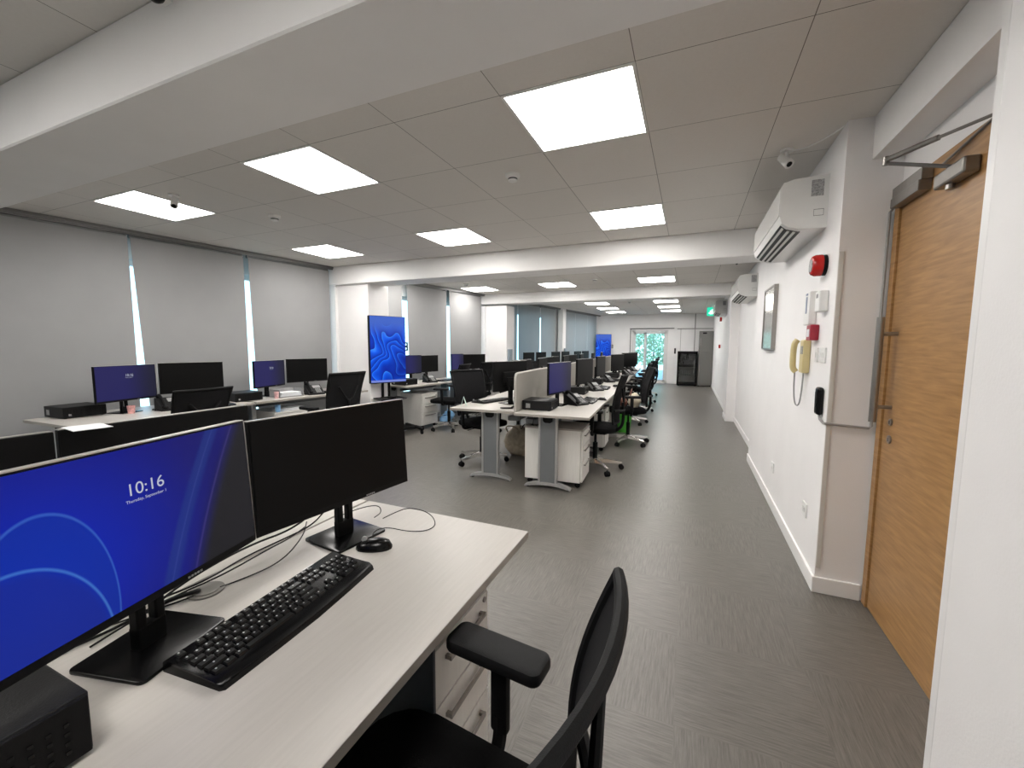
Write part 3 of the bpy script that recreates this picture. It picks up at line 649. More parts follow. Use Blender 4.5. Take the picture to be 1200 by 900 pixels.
make_monitor('black monitor seen from behind, above the blue lock screen', (-1.545, .80, TZ), pi, .53, .30, .10, .05, None, bump=0)
make_monitor('black monitor seen from behind at the left edge of the picture', (-1.545, .262, TZ), pi, .53, .30, .098, .05, None, bump=0)
b = MB(); b.rings([[(-.035, -.045, z_), (.065, -.045, z_), (.065, .035, z_), (-.035, .035, z_)] for z_ in (.0005, .002)])
o = b.build('paper_sheet', paper_m); o.location = (-1.555, .590, TZ+.4025); o.rotation_euler = (0, 0, -.12); tag(o, 'white printed sheet balanced on the top edge of the black monitor behind the lock screen', 'paper')
make_keyboard('black full size keyboard lying on the nearest desk', (-.862, .656, TZ), .09, True)
make_mouse('glossy black mouse right of the nearest keyboard', (-.888, .980, TZ), .45)
make_pc('black computer box in the bottom left corner of the picture', (-1.005, .140, TZ), 0, .34, .30, .098)
make_pedestal('white three drawer pedestal under the nearest desk', (-.815, .918, 0), 0, .29, .56, .66, dark_top=False, base=.10)
b = MB(); b.cyl((0, 0, 0), (0, 0, .004), .040, seg=28); b.cyl((0, 0, .004), (0, 0, .006), .030, seg=28); tag(b.build('cable_grommet', mat('grommet_grey', (.20, .19, .175), .6, noise=.04), loc=(-1.125, .625, TZ)), 'round grey cable grommet in the nearest desk', 'cable grommet')
def cable(pts, r, label, cat='cable', group=None, seg=6): b = MB(); b.tube(pts, r, seg, smooth=3); o = b.build('cable', cable_m, smooth=True); tag(o, label, cat, group); return o
z = TZ+.0035
cable([(-1.24, .12, z), (-1.16, .34, z+.004), (-1.15, .50, z), (-1.18, .60, z+.02), (-1.20, .78, z+.03), (-1.17, .93, z+.03), (-1.14, 1.02, TZ+.10)], .0032, 'thick black cable running under the two nearest monitors')
cable([(-1.13, .40, z), (-1.15, .56, z+.012), (-1.12, .66, z+.02), (-1.14, .80, z+.02), (-1.16, .90, z+.012), (-1.21, 1.0, z)], .0022, 'thin black cable sagging beside the round desk grommet')
cable([(-1.19, .42, z), (-1.13, .58, z), (-1.085, .70, z), (-1.07, .80, z+.002), (-1.10, .90, z+.03), (-1.18, .98, z+.03)], .0020, 'thin black cable curving nearest to the keyboard back edge')
cable([(-1.20, .50, z+.004), (-1.13, .62, z+.02), (-1.16, .74, z+.02), (-1.13, .84, z+.035), (-1.10, .93, z+.05), (-1.09, .98, TZ+.09)], .0024, 'thin black cable rising to the back of the black near monitor')
cable([(-1.16, .53, z+.004), (-1.135, .57, z+.012), (-1.12, .60, z+.012), (-1.13, .61, z+.006)], .0055, 'short thick black plug lying across the desk grommet')
cable([(-.935, 1.02, z), (-.95, 1.05, z+.012), (-.93, 1.09, z+.012), (-.86, 1.11, z), (-.80, 1.14, z), (-.80, 1.20, z), (-.88, 1.27, z+.004), (-.97, 1.262, z+.012), (-.985, 1.20, z+.012), (-.99, 1.14, z+.012)], .0016, 'thin mouse cable looping over the desk beyond the mouse')
cable([(-1.03, 1.14, z+.008), (-1.02, 1.17, z+.018), (-1.06, 1.2, z+.03), (-1.12, 1.17, z+.02), (-1.15, 1.08, z+.012)], .0018, 'thin cable arching over the foot of the black near monitor')
c0 = make_chair('nearest black mesh office chair with its arm rest beside the near desk', (-.395, .53, 0), -.10, top=.955, armz=.685, lean=.065)

# ------------------------------------------------------------------ middle bench row
BA = .0549; bx = lambda y, off: -.80-BA*(y-3.6)-off     # off = distance left of the aisle edge
brz = math.atan(BA)
SP = 1.5
for k in range(6):
    y = 3.6+SP*k; w_ = ORD[k]
    if k == 0:
        DR = make_desk('aisle side desk of the middle bench, first from the camera', (bx(y, 0), y, 0), brz, SP, .705, 1, legs=(0,))
        DL = make_desk('window side desk of the middle bench, first from the camera', (bx(y, 1.43), y+.08*0, 0), brz, SP, .705, -1, legs=(0,))
        DV = thing('desk_divider', 'low beige divider screen at the camera end of the middle bench', 'divider', (bx(y, .715), y, TZ+.001), brz, 'low beige desk dividers')
        b = MB(); pr = []
        H_ = .365; L_ = SP-.02; r_ = .05
        pr = [(.02, 0), (.02, H_-r_)]+[(.02+r_-r_*cos(a), H_-r_+r_*sin(a)) for a in [pi/2*i/6 for i in range(1, 7)]]+[(L_-r_+r_*sin(a), H_-r_+r_*cos(a)) for a in [pi/2*i/6 for i in range(0, 7)]]+[(L_, 0)]
        b.prism(pr, -.010, .010, 'x'); b.build('fabric_panel', div_m, DV)
        b = MB(); b.tube([(0, a, c) for a, c in pr], .012, 8); b.build('rim', divrim_m, DV, True)
    else:
        dup(DR, (bx(y, 0), y, 0), brz, 'aisle side desk of the middle bench, %s from the camera' % w_)
        dup(DL, (bx(y, 1.43), y, 0), brz, 'window side desk of the middle bench, %s from the camera' % w_)
        dup(DV, (bx(y, .715), y, TZ+.001), brz, 'low beige divider screen of the middle bench, %s from the camera' % w_)
PC0 = make_pc('black computer box on the first aisle side desk, beside the end of the divider', (-1.372, 3.935, TZ), brz, .29, .29, .092)
def faceto(ax, ay, bx_, by_): return math.atan2(-(bx_-ax), by_-ay)
def monAB(A, B, label, z=TZ, src=None, **k):
    rz = faceto(*A, *B); n = Vector((cos(rz), sin(rz))); c = (Vector(A)+Vector(B))/2-n*.05
    if src is not None: return dup(src, (c.x, c.y, z), rz, label)
    return make_monitor(label, (c.x, c.y, z), rz, **k)
MR = monAB((-1.28, 3.93), (-1.20, 4.46), 'dark blue lit monitor on the first aisle side desk of the middle bench', screen=wp_dim, w=.54, h=.325, zb=.135, text=0, by=.05)
MRo = monAB((-1.33, 5.13), (-1.25, 5.65), 'black monitor on the second aisle side desk of the middle bench', z=TZ+.0965, w=.54, h=.325, zb=.042, px=.085, basew=.17, based=.16)
MRo.name = 'computer_monitor'
RM = [((-1.33, 5.13), (-1.25, 5.65)), ((-1.39, 6.62), (-1.36, 7.15)), ((-1.42, 8.2), (-1.27, 8.70)), ((-1.44, 9.95), (-1.22, 10.42)), ((-1.5, 11.3), (-1.35, 11.8))]
for k, (A, B) in enumerate(RM):
    q = MRo if k == 0 else monAB(A, B, 'black monitor on the %s aisle side desk of the middle bench' % ORD[k+1], z=TZ+.0965, src=MRo)
    dup(PC0, (q.location.x-.045, q.location.y, TZ), brz, 'black computer box under the monitor of the %s aisle side desk in the middle' % ORD[k+1])
MRo = dup(MR, (bx(5.62, .98), 5.62, TZ), brz+pi+.06, 'black monitor on the second window side desk of the middle bench')
for hsg in MRo.children:
    for sc_ in hsg.children:
        if sc_.name.startswith('screen'): sc_.data = sc_.data.copy(); sc_.data.materials[0] = off_m
for k, (A, B) in enumerate((((-1.47, 8.72), (-1.33, 9.22)), ((-1.53, 10.55), (-1.30, 11.0)))):
    monAB(A, B, 'black monitor, farther one of two on the %s aisle side desk of the middle bench' % ORD[k+3], src=MRo)
# window side monitors (their backs face the aisle)
LM = monAB((-1.83, 3.95), (-1.66, 4.44), 'black monitor on the first window side desk of the middle bench', src=MRo); n_ = LM.rotation_euler[2]+pi; LM.rotation_euler = (0, 0, n_)
for k in range(2, 6):
    y = 4.12+SP*k; dup(MRo, (bx(y, .98), y, TZ), brz+pi+.06, 'black monitor on the %s window side desk of the middle bench' % ORD[k])
for k in (1, 2, 3):
    y = 4.72+SP*(k-1); dup(MRo, (bx(y, .99), y, TZ), brz+pi-.1, 'black monitor at the far end of the %s window side desk of the middle bench' % ORD[k-1])
b = MB(); b.box((0, 0, 0), (.003, .055, .05), bev=.001); o = b.build('sticky_note', paper_m); o.location = (bx(4.42, .95)+.0, 4.40, TZ+.448); o.rotation_euler = (0, 0, brz); tag(o, 'small white note stuck on the top corner of a black monitor behind the divider', 'note')
# phones, keyboards, mice
PH = make_phone('black desk phone on the first aisle side desk of the middle bench', (-1.115, 4.38, TZ), brz-.55)
for k, y, of in ((1, 5.86, .31), (2, 7.36, .31), (3, 9.44, .12), (4, 10.85, .14), (5, 12.1, .3)): dup(PH, (bx(y, of), y, TZ), brz-.75, 'black desk phone on the %s aisle side desk of the middle bench' % ORD[k])
KB = make_keyboard('black keyboard on the first aisle side desk, beside the desk phone', (-1.045, 4.70, TZ), brz)
for k in (1, 2): y = 4.72+1.5*k; dup(KB, (bx(y, .22), y, TZ), brz+.02, 'black keyboard on the %s aisle side desk of the middle bench' % ORD[k])
MS = make_mouse('black mouse on the first aisle side desk of the middle bench', (-.925, 4.86, TZ), 2.7)
dup(KB, (bx(4.25, 1.21), 4.22, TZ), brz+pi-.35, 'black keyboard on the first window side desk, in front of its monitor'); dup(MS, (-2.17, 4.06, TZ), .6, 'black mouse near the corner of the first window side desk')
for k in (1, 2): y = 4.63+1.5*k; dup(MS, (bx(y+.42, .08), y+.42, TZ), 2.6, 'black mouse on the %s aisle side desk of the middle bench' % ORD[k])
cable([(bx(3.8, .93), 3.78, z), (bx(3.8, .86), 3.74, z+.01), (bx(3.8, .80), 3.80, z+.005), (bx(3.8, .86), 3.88, z), (bx(3.8, .78), 3.93, z+.01)], .009, 'tangle of black cable on the first window side desk beside the divider')
for i in range(3):
    cable([(bx(3.9, .55+.09*i), 3.78+.03*i, .685), (bx(3.9, .60+.06*i), 3.80, .56-.03*i), (bx(3.9, .50+.09*i), 3.84, .60), (bx(3.9, .62), 3.88, .52), (bx(3.9, .58+.05*i), 3.9, .685)], .004, 'black cable hanging under the first aisle side desk, %s' % ('left one', 'middle one', 'right one')[i])
PD = make_pedestal('white drawer pedestal under the camera end of the middle bench', (-1.195, 3.975, 0), brz, .39, .57, .575, rows=3)
for k in (1, 2, 3, 4, 5): y = 3.975+SP*k; dup(PD, (bx(y, .36), y, 0), brz, 'white drawer pedestal under the %s aisle side desk of the middle bench' % ORD[k])
# chairs, aisle side
C0 = None
for k, (x, y, rz) in enumerate(((-.925, 4.52, .05), (-.76, 5.93, .28), (-.93, 7.52, .1), (-.96, 8.95, -.1), (-1.0, 10.4, .15), (-1.08, 11.9, .05))):
    lab = 'black mesh office chair on the aisle side of the middle bench, %s from the camera' % ORD[k]
    C0 = make_chair(lab, (x, y, 0), rz) if C0 is None else dup(C0, (x, y, 0), rz, lab)
for k, (x, y, rz) in enumerate(((-2.20, 4.25, pi-.42), (-2.42, 5.9, pi-.1), (-2.45, 7.4, pi), (-2.5, 8.95, pi+.1), (-2.6, 10.4, pi))):
    dup(C0, (x, y, 0), rz, 'black mesh office chair on the window side of the middle bench, %s from the camera' % ORD[k])
# bits near the middle bench
t = thing('waste_bin', 'bright green waste bin beside the second aisle side chair', 'bin', (-.93, 6.72, 0), 0)
b = MB()
R = lambda r, z: [(r*cos(2*pi*k/28), r*sin(2*pi*k/28), z) for k in range(28)]
b.rings([R(.10, 0), R(.125, .27), R(.132, .275), R(.132, .285), R(.120, .285), R(.096, .01)]); b.build('bin_body', green_m, t, True)
t = thing('hand_bag', 'cream and brown bag resting on the seat of the second aisle side chair', 'bag', (-.74, 5.90, .519), .2)
def lump(mb, c, r, sc, sd=1, amp=.12):
    vs = mb.sphere(c, r, sc, 20)
    for v in vs: d = (v.co-Vector(c)); n = sin(d.x*40*sd+1)*cos(d.y*33*sd)+sin(d.z*47+d.x*21); v.co += d*amp*n*.5
    zmin = min(v.co.z for v in vs)
    for v in vs:
        if v.co.z < .004: v.co.z = .0+.002
b = MB(); lump(b, (.06, .02, .09), .10, (.9, 1.3, 1.1)); b.build('bag_body', mat('cream_cloth', (.60, .54, .42), .85, noise=.12, nscale=18, bump=.4, bscale=90), t, True)
b = MB(); lump(b, (-.09, 0, .06), .07, (.8, 1.3, 1.0), 1.3); b.build('bag_pocket', brown_m, t, True)
b = MB(); b.tube([(.0, -.06, .16), (.02, -.03, .25), (.02, .05, .25), (.0, .08, .16)], .007, 6, smooth=2); b.build('bag_handle', brown_m, t, True)
t = thing('cloth_bag', 'crumpled beige bag on the floor under the first window side desk', 'bag', (-1.93, 4.72, 0), 0)
b = MB(); lump(b, (0, 0, .17), .19, (.95, .8, 1.05), .6, .10); b.build('bag_body', beige_m, t, True)
b = MB(); b.tube([(-.10, -.1, .30), (-.12, -.14, .38), (.02, -.14, .39), (.06, -.1, .30)], .009, 6, smooth=2); b.build('bag_strap', beige_m, t, True)
t = thing('pale_wedge', 'small pale folded shape standing on the corner of the first window side desk', 'paper', (bx(3.75, 1.36), 3.78, TZ), .4)  # small mint coloured pointed shape on the desk corner
b = MB(); b.rings([[(-.03, -.035, .001), (.0, -.035, .10), (.001, -.035, .10), (-.028, -.035, .001)], [(-.03, .035, .001), (.0, .0, .10), (.001, .0, .10), (-.028, .035, .001)]]); b.rings([[(.03, -.035, .001), (.0, -.035, .10), (-.001, -.035, .10), (.028, -.035, .001)], [(.03, .035, .001), (.0, .0, .10), (-.001, .0, .10), (.028, .035, .001)]]); b.build('sheet', mat('mint_matte', (.62, .80, .72), .7, noise=.03), t)

# ------------------------------------------------------------------ window desks, nearest bay
make_desk('window desk nearest the camera, with a computer box at its end', (-4.325, 1.545, 0), .02, 1.48, .76, 1, group='white window desks', legs=(0, 1.48), lx=.45)
make_desk('window desk beside the first white column', (-4.372, 3.06, 0), -.150, 1.50, .70, 1, group='white window desks', legs=(0, 1.5))
MB1 = monAB((-4.68, 1.835), (-4.82, 2.365), 'blue lit monitor on the window desk, leftmost of the window monitors', screen=wp_dim, w=.53, h=.325, zb=.112, text=1, siderim=True)
M3 = monAB((-4.80, 2.375), (-4.66, 2.90), 'black monitor right of the leftmost blue window monitor', w=.545, h=.31, zb=.135)
dup(MB1, None, None, 'dark blue monitor on the window desk beside the first column'); 
o = bpy.context.scene.collection.objects[-1]
def lastroot(label): return [q for q in COL.objects if q.get('label') == label][0]
o = lastroot('dark blue monitor on the window desk beside the first column'); A, B_ = Vector((-4.68, 3.265)), Vector((-4.82, 3.77)); rz = faceto(*A, *B_); n = Vector((cos(rz), sin(rz))); c = (A+B_)/2-n*.05; o.location = (c.x, c.y, TZ); o.rotation_euler = (0, 0, rz)
monAB((-4.80, 3.79), (-4.66, 4.31), 'black monitor on the window desk, nearest the first white column', src=M3)
dup(PC0, (-4.965, 1.815, TZ), .053, 'black computer box at the near end of the window desks'); dup(PC0, (-4.66, 3.10, TZ), -.15, 'black computer box between the two pairs of window monitors')
dup(PH, (-4.62, 2.36, TZ), -.2, 'black desk phone between the first two window monitors'); dup(PH, (-4.42, 3.87, TZ), -.4, 'black desk phone in front of the window monitors beside the first column')
dup(KB, (-4.42, 2.60, TZ), .05, 'black keyboard on the window desk, behind the first window chair'); dup(KB, (-4.31, 4.21, TZ), -.15, 'black keyboard on the window desk beside the first column'); dup(MS, (-4.24, 4.46, TZ), 2.8, 'black mouse on the window desk beside the first column')
def cup(loc, label, mt, r=.035, h=.09, cat='cup'):
    t = thing('cup', label, cat, loc, 0); b = MB(); R = lambda r, z: [(r*cos(2*pi*k/20), r*sin(2*pi*k/20), z) for k in range(20)]
    b.rings([R(r*.8, 0), R(r, h), R(r*.92, h), R(r*.74, .006)]); b.build('cup_body', mt, t, True); return t
cup((-4.68, 2.08, TZ), 'small red and white cup in front of the leftmost window monitor', mat('red_white_card', (.75, .35, .33), .5, noise=.5, nscale=30), .03, .07)
cup((-4.45, 3.36, TZ), 'small pink cup beside the wire tray on the window desk', mat('pink_card', (.78, .42, .42), .5, noise=.5, nscale=30), .026, .08)
t = thing('letter_tray', 'low pale tray of papers and cables behind the window desk phone', 'tray', (-4.53, 3.56, TZ), -.15)
b = MB(); b.box((0, 0, .006), (.22, .30, .008)); b.box((-.107, 0, .05), (.006, .30, .09)); b.box((0, .147, .05), (.22, .006, .09)); b.box((0, -.147, .05), (.22, .006, .09)); b.build('tray_body', grey_m, t)
b = MB(); 
for k in range(4): b.box((0, 0, .016+k*.012), (.19-.01*k, .26, .008), rot=Matrix.Rotation(.05*k, 3, 'Z'))
b.build('paper_sheets', paper_m, t)
make_pedestal('white drawer pedestal under the near end of the window desk beside the column', (-4.59, 3.50, 0), -.15, .40, .50, .575, dark_top=False)
b = MB()
for k in range(5): b.box((0, 0, .003+k*.006), (.21, .30, .005), rot=Matrix.Rotation(.04*k, 3, 'Z'))
o = b.build('paper_stack', paper_m); o.location = (-4.47, 3.52, .5755); tag(o, 'white paper stack on the pedestal under the window desk', 'papers')
cup((-4.42, 3.345, .5755), 'light blue cup on the pedestal under the window desk', lightblue_m, .03, .08)
PD2 = make_pedestal('white drawer pedestal below the near end of the window desks', (-4.74, 1.98, 0), .02, .40, .50, .575)
W1 = make_chair('black mesh office chair at the nearest window desk, mostly hidden by a monitor', (-4.15, 2.24, 0), .0, top=.975, armz=.64)
dup(C0, (-3.70, 3.46, 0), -.08, 'black mesh office chair at the window desk in front of the first white column')

# ------------------------------------------------------------------ window desks, middle bay
WA = -.105
make_desk('window desk behind the upright television', (-3.93, 5.16, 0), WA, 1.5, .66, 1, group='white window desks', legs=(0, 1.5))
make_desk('window desk in the middle bay, beside the second column', (-3.765, 6.70, 0), WA, 1.28, .66, 1, group='white window desks', legs=(0, 1.28))
monAB((-4.42, 5.62), (-4.38, 6.12), 'pale blue lit monitor just right of the upright television', src=MR)
monAB((-4.48, 6.19), (-4.42, 6.74), 'black monitor right of the upright television on the window desk', src=M3)
monAB((-4.30, 7.03), (-4.34, 7.56), 'dark blue monitor on the window desk of the middle bay', src=MR); monAB((-4.32, 7.58), (-4.08, 8.0), 'black monitor beside the second column', src=M3)
dup(PH, (-4.07, 5.95, TZ), -.5, 'black desk phone on the window desk right of the television'); dup(PH, (-4.0, 7.3, TZ), -.5, 'black desk phone on the window desk near the second column')
dup(KB, (-3.98, 6.35, TZ), WA, 'black keyboard on the window desk right of the television')
cup((-4.12, 5.62, TZ), 'round white pot beside the television on the window desk', white_m, .04, .07)
dup(PC0, (-4.20, 5.42, TZ), WA, 'black computer box on the window desk partly behind the television')
make_pedestal('white drawer pedestal under the window desk right of the television', (-4.17, 5.74, 0), WA+.0, .38, .50, .575, dark_top=False)
make_pedestal('white drawer unit at the foot of the second column', (-4.02, 8.22, 0), -.10, .40, .48, .60, dark_top=False)
dup(PC0, (-4.03, 8.22, .601), -.1, 'small black box on top of the drawer unit by the second column')
dup(C0, (-3.56, 5.72, 0), .15, 'black mesh office chair at the window desk right of the television'); dup(C0, (-3.60, 6.75, 0), -.15, 'black mesh office chair in front of the middle bay window monitors')
for i, (x, y, s_, lab) in enumerate(((-3.80, 5.98, .62, 'blue lump on the floor under the middle bay window chair'), (-4.04, 6.50, .62, 'blue lump on the floor behind the corner of the middle bench'))):  # small rounded blue lumps, each with a flared neck
    t = thing('blue_lump', lab, 'bag', (x, y, 0), 0); b = MB(); lump(b, (0, 0, .13*s_), .16*s_, (1, 1, .95), .8, .14); b.build('bag_body', lightblue_m, t, True); b = MB(); b.rings([[(.02*cos(a), .02*sin(a), .25*s_) for a in [pi*k/4 for k in range(8)]], [(.05*cos(a)+.01*sin(5*a), .05*sin(a), .31*s_) for a in [pi*k/4 for k in range(8)]]]); b.build('lump_neck', lightblue_m, t, True)

# ------------------------------------------------------------------ far bay window desks
for k, (x, y) in enumerate(((-3.35, 9.3), (-3.12, 10.85), (-2.88, 12.4))):
    rzk = -.15
    if k == 0: DF = make_desk('white window desk in the far bay, first past the second column', (x, y, 0), rzk, 1.5, .66, 1, group='white window desks', legs=(0, 1.5))
    else: dup(DF, (x, y, 0), rzk, 'white window desk in the far bay, %s past the second column' % ORD[k])
    dup(MRo, (x-.42, y+.5, TZ), rzk, 'black monitor on the far bay window desk, %s pair, left one' % ORD[k]); dup(MRo, (x-.34, y+1.21, TZ), rzk, 'black monitor on the far bay window desk, %s pair, right one' % ORD[k])

# ------------------------------------------------------------------ televisions on stands
def make_tv(label, loc, rz, full=True):
    """portrait screen facing local +X"""
    t = thing('television_on_stand', label, 'television', loc, rz, 'upright televisions on wheeled stands')
    w_, h0, h1 = .56, .80, 1.785; zc = (h0+h1)/2
    b = MB(); b.box((-.018, 0, zc), (.071, w_, h1-h0), bev=.012); b.box((-.055, 0, zc), (.05, w_*.7, (h1-h0)*.7), bev=.015); hs = b.build('housing', black_m, t)
    b = MB(); b.box((.0185, 0, zc+.004), (.002, w_-.016, h1-h0-.022)); o = b.build('screen', wp_tv, hs); o.data.transform(Matrix.Translation((0, 0, -zc))); o.location = (0, 0, zc)
    b = MB(); b.box((-.07, 0, 1.34), (.03, .30, .36)); b.box((-.075, .19, 1.395), (.015, .33, .02)); b.box((-.075, .19, 1.285), (.015, .33, .02)); b.box((-.075, .35, 1.34), (.015, .018, .13)); b.box((-.075, .19, 1.34), (.02, .30, .03)); b.build('wall_bracket', black_m, t)
    for y in (-.045, .055): b = MB(); b.cyl((-.11, y, .07), (-.11, y, 1.5), .020, seg=16); b.build('pole', black_m, t, True)
    b = MB(); b.slab((.0, .02), .30, .42, .560, .575, .03, .004); b.box((-.09, .005, .56), (.08, .16, .05), bev=.01); b.build('shelf', black_m, t)
    b = MB(); b.box((.02, 0, .085), (.07, .92, .045), bev=.01)
    for y in (-.43, .43): b.box((-.04, y, .085), (.55, .05, .04), bev=.01)
    b.box((-.11, 0, .085), (.08, .66, .05), bev=.01); b.build('stand_base', black_m, t)
    for x in (-.28, .20):
        for y in (-.43, .43): b = MB(); b.cyl((x, y-.012, .032), (x, y+.012, .032), .032, seg=16); b.box((x, y, .055), (.03, .03, .03)); b.build('caster', black_m, t)
    return t
tvrz = -.45
TV = make_tv('upright television showing a blue swirl, beside the first white column', (-4.11, 4.93, 0), tvrz)
dup(TV, (-2.93, 15.35, 0), -1.25, 'small looking upright television with blue picture in the far corner')
b = MB(); b.slab((0, 0), .12, .07, .576, .60, .02, .004); tag(b.build('adapter', black_m, loc=(-4.06, 4.93, 0)), 'black adapter box on the shelf of the television stand', 'adapter')
for i, (px_, py_, lab) in enumerate(((-3.775, 8.70, 'grey upright panel on the side of the second column'), (-3.585, 12.6, 'grey upright panel on the slim far pier'))):
    b = MB(); b.box((0, 0, 0), (.045, .20, .36), bev=.01); b.box((.024, 0, .04), (.006, .14, .20), bev=.002); o = b.build('wall_panel', mat('blue_grey_panel', (.30, .35, .40), .35, noise=.05)); o.location = (px_, py_, 1.10); tag(o, lab, 'panel')

# ------------------------------------------------------------------ far end: fridges
t = thing('drinks_fridge', 'black drinks fridge with a glass door at the far end', 'fridge', (-.075, YB-.36, 0), 0)
b = MB()
for x in (-.305, .305): b.box((x, 0, .60), (.03, .60, 1.10))
b.box((0, 0, 1.16), (.64, .60, .05)); b.box((0, 0, .07), (.64, .60, .10)); b.box((0, .285, .60), (.64, .03, 1.10)); b.build('cabinet', black_m, t)
for z_ in (.36, .62, .88): b = MB(); b.box((0, 0, z_), (.57, .5, .010)); b.build('shelf', darkgrey_m, t)
b = MB()
for x in (-.29, .29): b.box((x, -.315, .62), (.06, .03, 1.10), bev=.004)
b.box((0, -.315, 1.135), (.62, .03, .07), bev=.004); b.box((0, -.315, .10), (.62, .03, .08), bev=.004); dr = b.build('door', gloss_m, t); b = MB(); b.box((0, -.315, .62), (.54, .008, .98)); b.build('glass_pane', glass_m, dr)
b = MB(); b.tube([(.22, -.335, .45), (.22, -.36, .47), (.22, -.36, .85), (.22, -.335, .87)], .008, 6); b.build('door_handle', grey_m, dr)
for i in range(4):
    for x in (-1, 1):
        pass
b = MB()
for i in range(7): b.cyl((-.21+i*.07, -.05, .366), (-.21+i*.07, -.05, .52), .025, seg=10); b.cyl((-.21+i*.07, -.05, .886), (-.21+i*.07, -.05, 1.03), .025, seg=10)
bp_ = b.build('bottle_row', mat('dim_bottles', (.05, .055, .05), .3, noise=.5, nscale=9), t)
for x in (-1, 1):
    for y in (-1, 1): b = MB(); b.cyl((x*.27, y*.24, 0), (x*.27, y*.24, .03), .02, seg=10); b.build('foot', black_m, t)
t = thing('steel_fridge', 'tall stainless steel fridge in the far right corner', 'fridge', (.485, YB-.37, 0), 0)
b = MB(); b.box((0, 0, .95), (.43, .62, 1.84), bev=.006); b.build('cabinet', steel_m, t)
for z0, z1 in ((.08, 1.16), (1.17, 1.86)): b = MB(); b.box((0, -.325, (z0+z1)/2), (.42, .03, z1-z0), bev=.005); dr = b.build('door', steel_m, t); b = MB(); b.tube([(-.17, -.342, (z0+z1)/2-.12), (-.17, -.375, (z0+z1)/2-.10), (-.17, -.375, (z0+z1)/2+.10), (-.17, -.342, (z0+z1)/2+.12)], .008, 6); b.build('door_handle', handle_m, dr)
b = MB(); b.box((-.05, -.342, 1.80), (.12, .006, .05)); b.build('control_display', black_m, t)
for x in (-1, 1):
    for y in (-1, 1): b = MB(); b.cyl((x*.17, y*.25, 0), (x*.17, y*.25, .035), .02, seg=10); b.build('foot', black_m, t)
b = MB(); b.box((-.50, YB-.018, 1.19), (.055, .036, .20), bev=.01); tag(b.build('intercom', black_m), 'small black intercom on the far wall left of the drinks fridge', 'intercom')
b = MB(); b.box((.22, YB-.012, 1.98), (1.35, .024, .03)); b.box((.13, YB-.012, 2.25), (.03, .024, .51)); b.box((-.33, YB-.008, 1.1), (.012, .016, 1.75)); b.box((.13, YB-.012, 1.1), (.02, .024, 1.75)); tag(b.build('cable_trunking', trunk_m), 'grey cable trunking on the far wall above the fridges', 'trunking')

# ------------------------------------------------------------------ right wall devices
def make_ac(label, loc):
    """on a wall at local x=0, projecting to -x, length along y"""
    t = thing('air_conditioner', label, 'air conditioner', loc, 0, 'white wall air conditioners')
    Lh = .54; prof = [(0, .0), (-.13, .0), (-.19, .018), (-.222, .045), (-.234, .085), (-.232, .245), (-.215, .275), (-.17, .288), (0, .295)]
    b = MB(); b.prism(prof, -Lh, Lh, 'y') if False else b.rings([[(x, -Lh, z) for x, z in prof], [(x, Lh, z) for x, z in prof]]); b.build('casing', white_m, t)
    b = MB(); b.rings([[(x, y, z) for x, z in ((-.234, .088), (-.239, .088), (-.237, .246), (-.219, .279), (-.214, .276), (-.231, .244))] for y in (-Lh+.004, Lh-.004)]); b.build('front_panel', mat('gloss_white', (.82, .82, .80), .12, noise=.01), t)
    b = MB(); b.rings([[(x, y, z) for x, z in ((-.120, .004), (-.186, .022), (-.216, .045), (-.221, .043), (-.191, .014), (-.118, -.004))] for y in (-Lh+.05, Lh-.05)]); b.build('air_outlet', mat('dark_slot', (.02, .02, .02), .6, noise=.1), t)
    for q, (x, z_) in enumerate(((-.146, .001), (-.176, .009), (-.206, .028))):
        b = MB(); b.box((x, 0, z_), (.014, 2*Lh-.12, .008), rot=None); vs = b.bm.verts; bmesh.ops.rotate(b.bm, cent=(x, 0, z_), matrix=Matrix.Rotation(.45, 3, 'Y'), verts=list(vs)); b.build('louvre', white_m, t)
    b = MB(); b.box((-.055, -Lh-.001, .225), (.06, .002, .09)); b.build('rating_label', label_m, t)
    b = MB(); b.tube([(-.045-.022, -Lh-.001, .07), (-.045-.022, -Lh-.001, .105), (-.02, -Lh-.001, .105), (-.02, -Lh-.001, .07)], .0012, 4, loop=True); b.build('pipe_cutout', cable_m, t)
    return t
AC = make_ac('nearest white wall air conditioner above the red alarm sounder', (XR, 3.50, 2.05))
dup(AC, (.79, 6.9, 2.03), 0, 'white wall air conditioner in the recessed wall, second from the camera'); dup(AC, (.71, 10.9, 2.09), 0, 'small looking farthest white air conditioner behind the exit sign')
t = thing('alarm_sounder', 'round red fire alarm sounder below the nearest air conditioner', 'alarm', (XR, 2.925, 1.83), 0)
def xlathe(prof, seg=32): return [[(-x, r*cos(2*pi*k/seg), r*sin(2*pi*k/seg)) for k in range(seg)] for x, r in prof]
b = MB(); b.rings(xlathe([(0, .058), (.018, .058), (.020, .056)])); b.build('back_plate', black_m, t, True)
b = MB(); b.rings(xlathe([(.020, .060), (.05, .060), (.066, .052), (.070, .046)])); b.build('sounder_body', red_m, t, True)
b = MB(); b.rings(xlathe([(.069, .036), (.0725, .034)])); b.build('front_label', label_m, t, True)
t = thing('control_panel', 'white wall control panel with a small display, above the cream phone', 'control panel', (XR, 3.10, 1.60), 0)
b = MB(); b.box((-.02, 0, 0), (.04, .13, .20), bev=.006); b.build('panel_body', white_m, t); b = MB(); b.box((-.041, .0, .02), (.004, .022, .10)); b.box((-.041, 0, .085), (.004, .04, .012)); b.build('display', mat('blue_grey_label', (.25, .29, .40), .4, noise=.2, nscale=60), t)
t = thing('thermostat', 'small white box with a tiny display beside the white control panel', 'thermostat', (XR, 2.855, 1.62), 0)
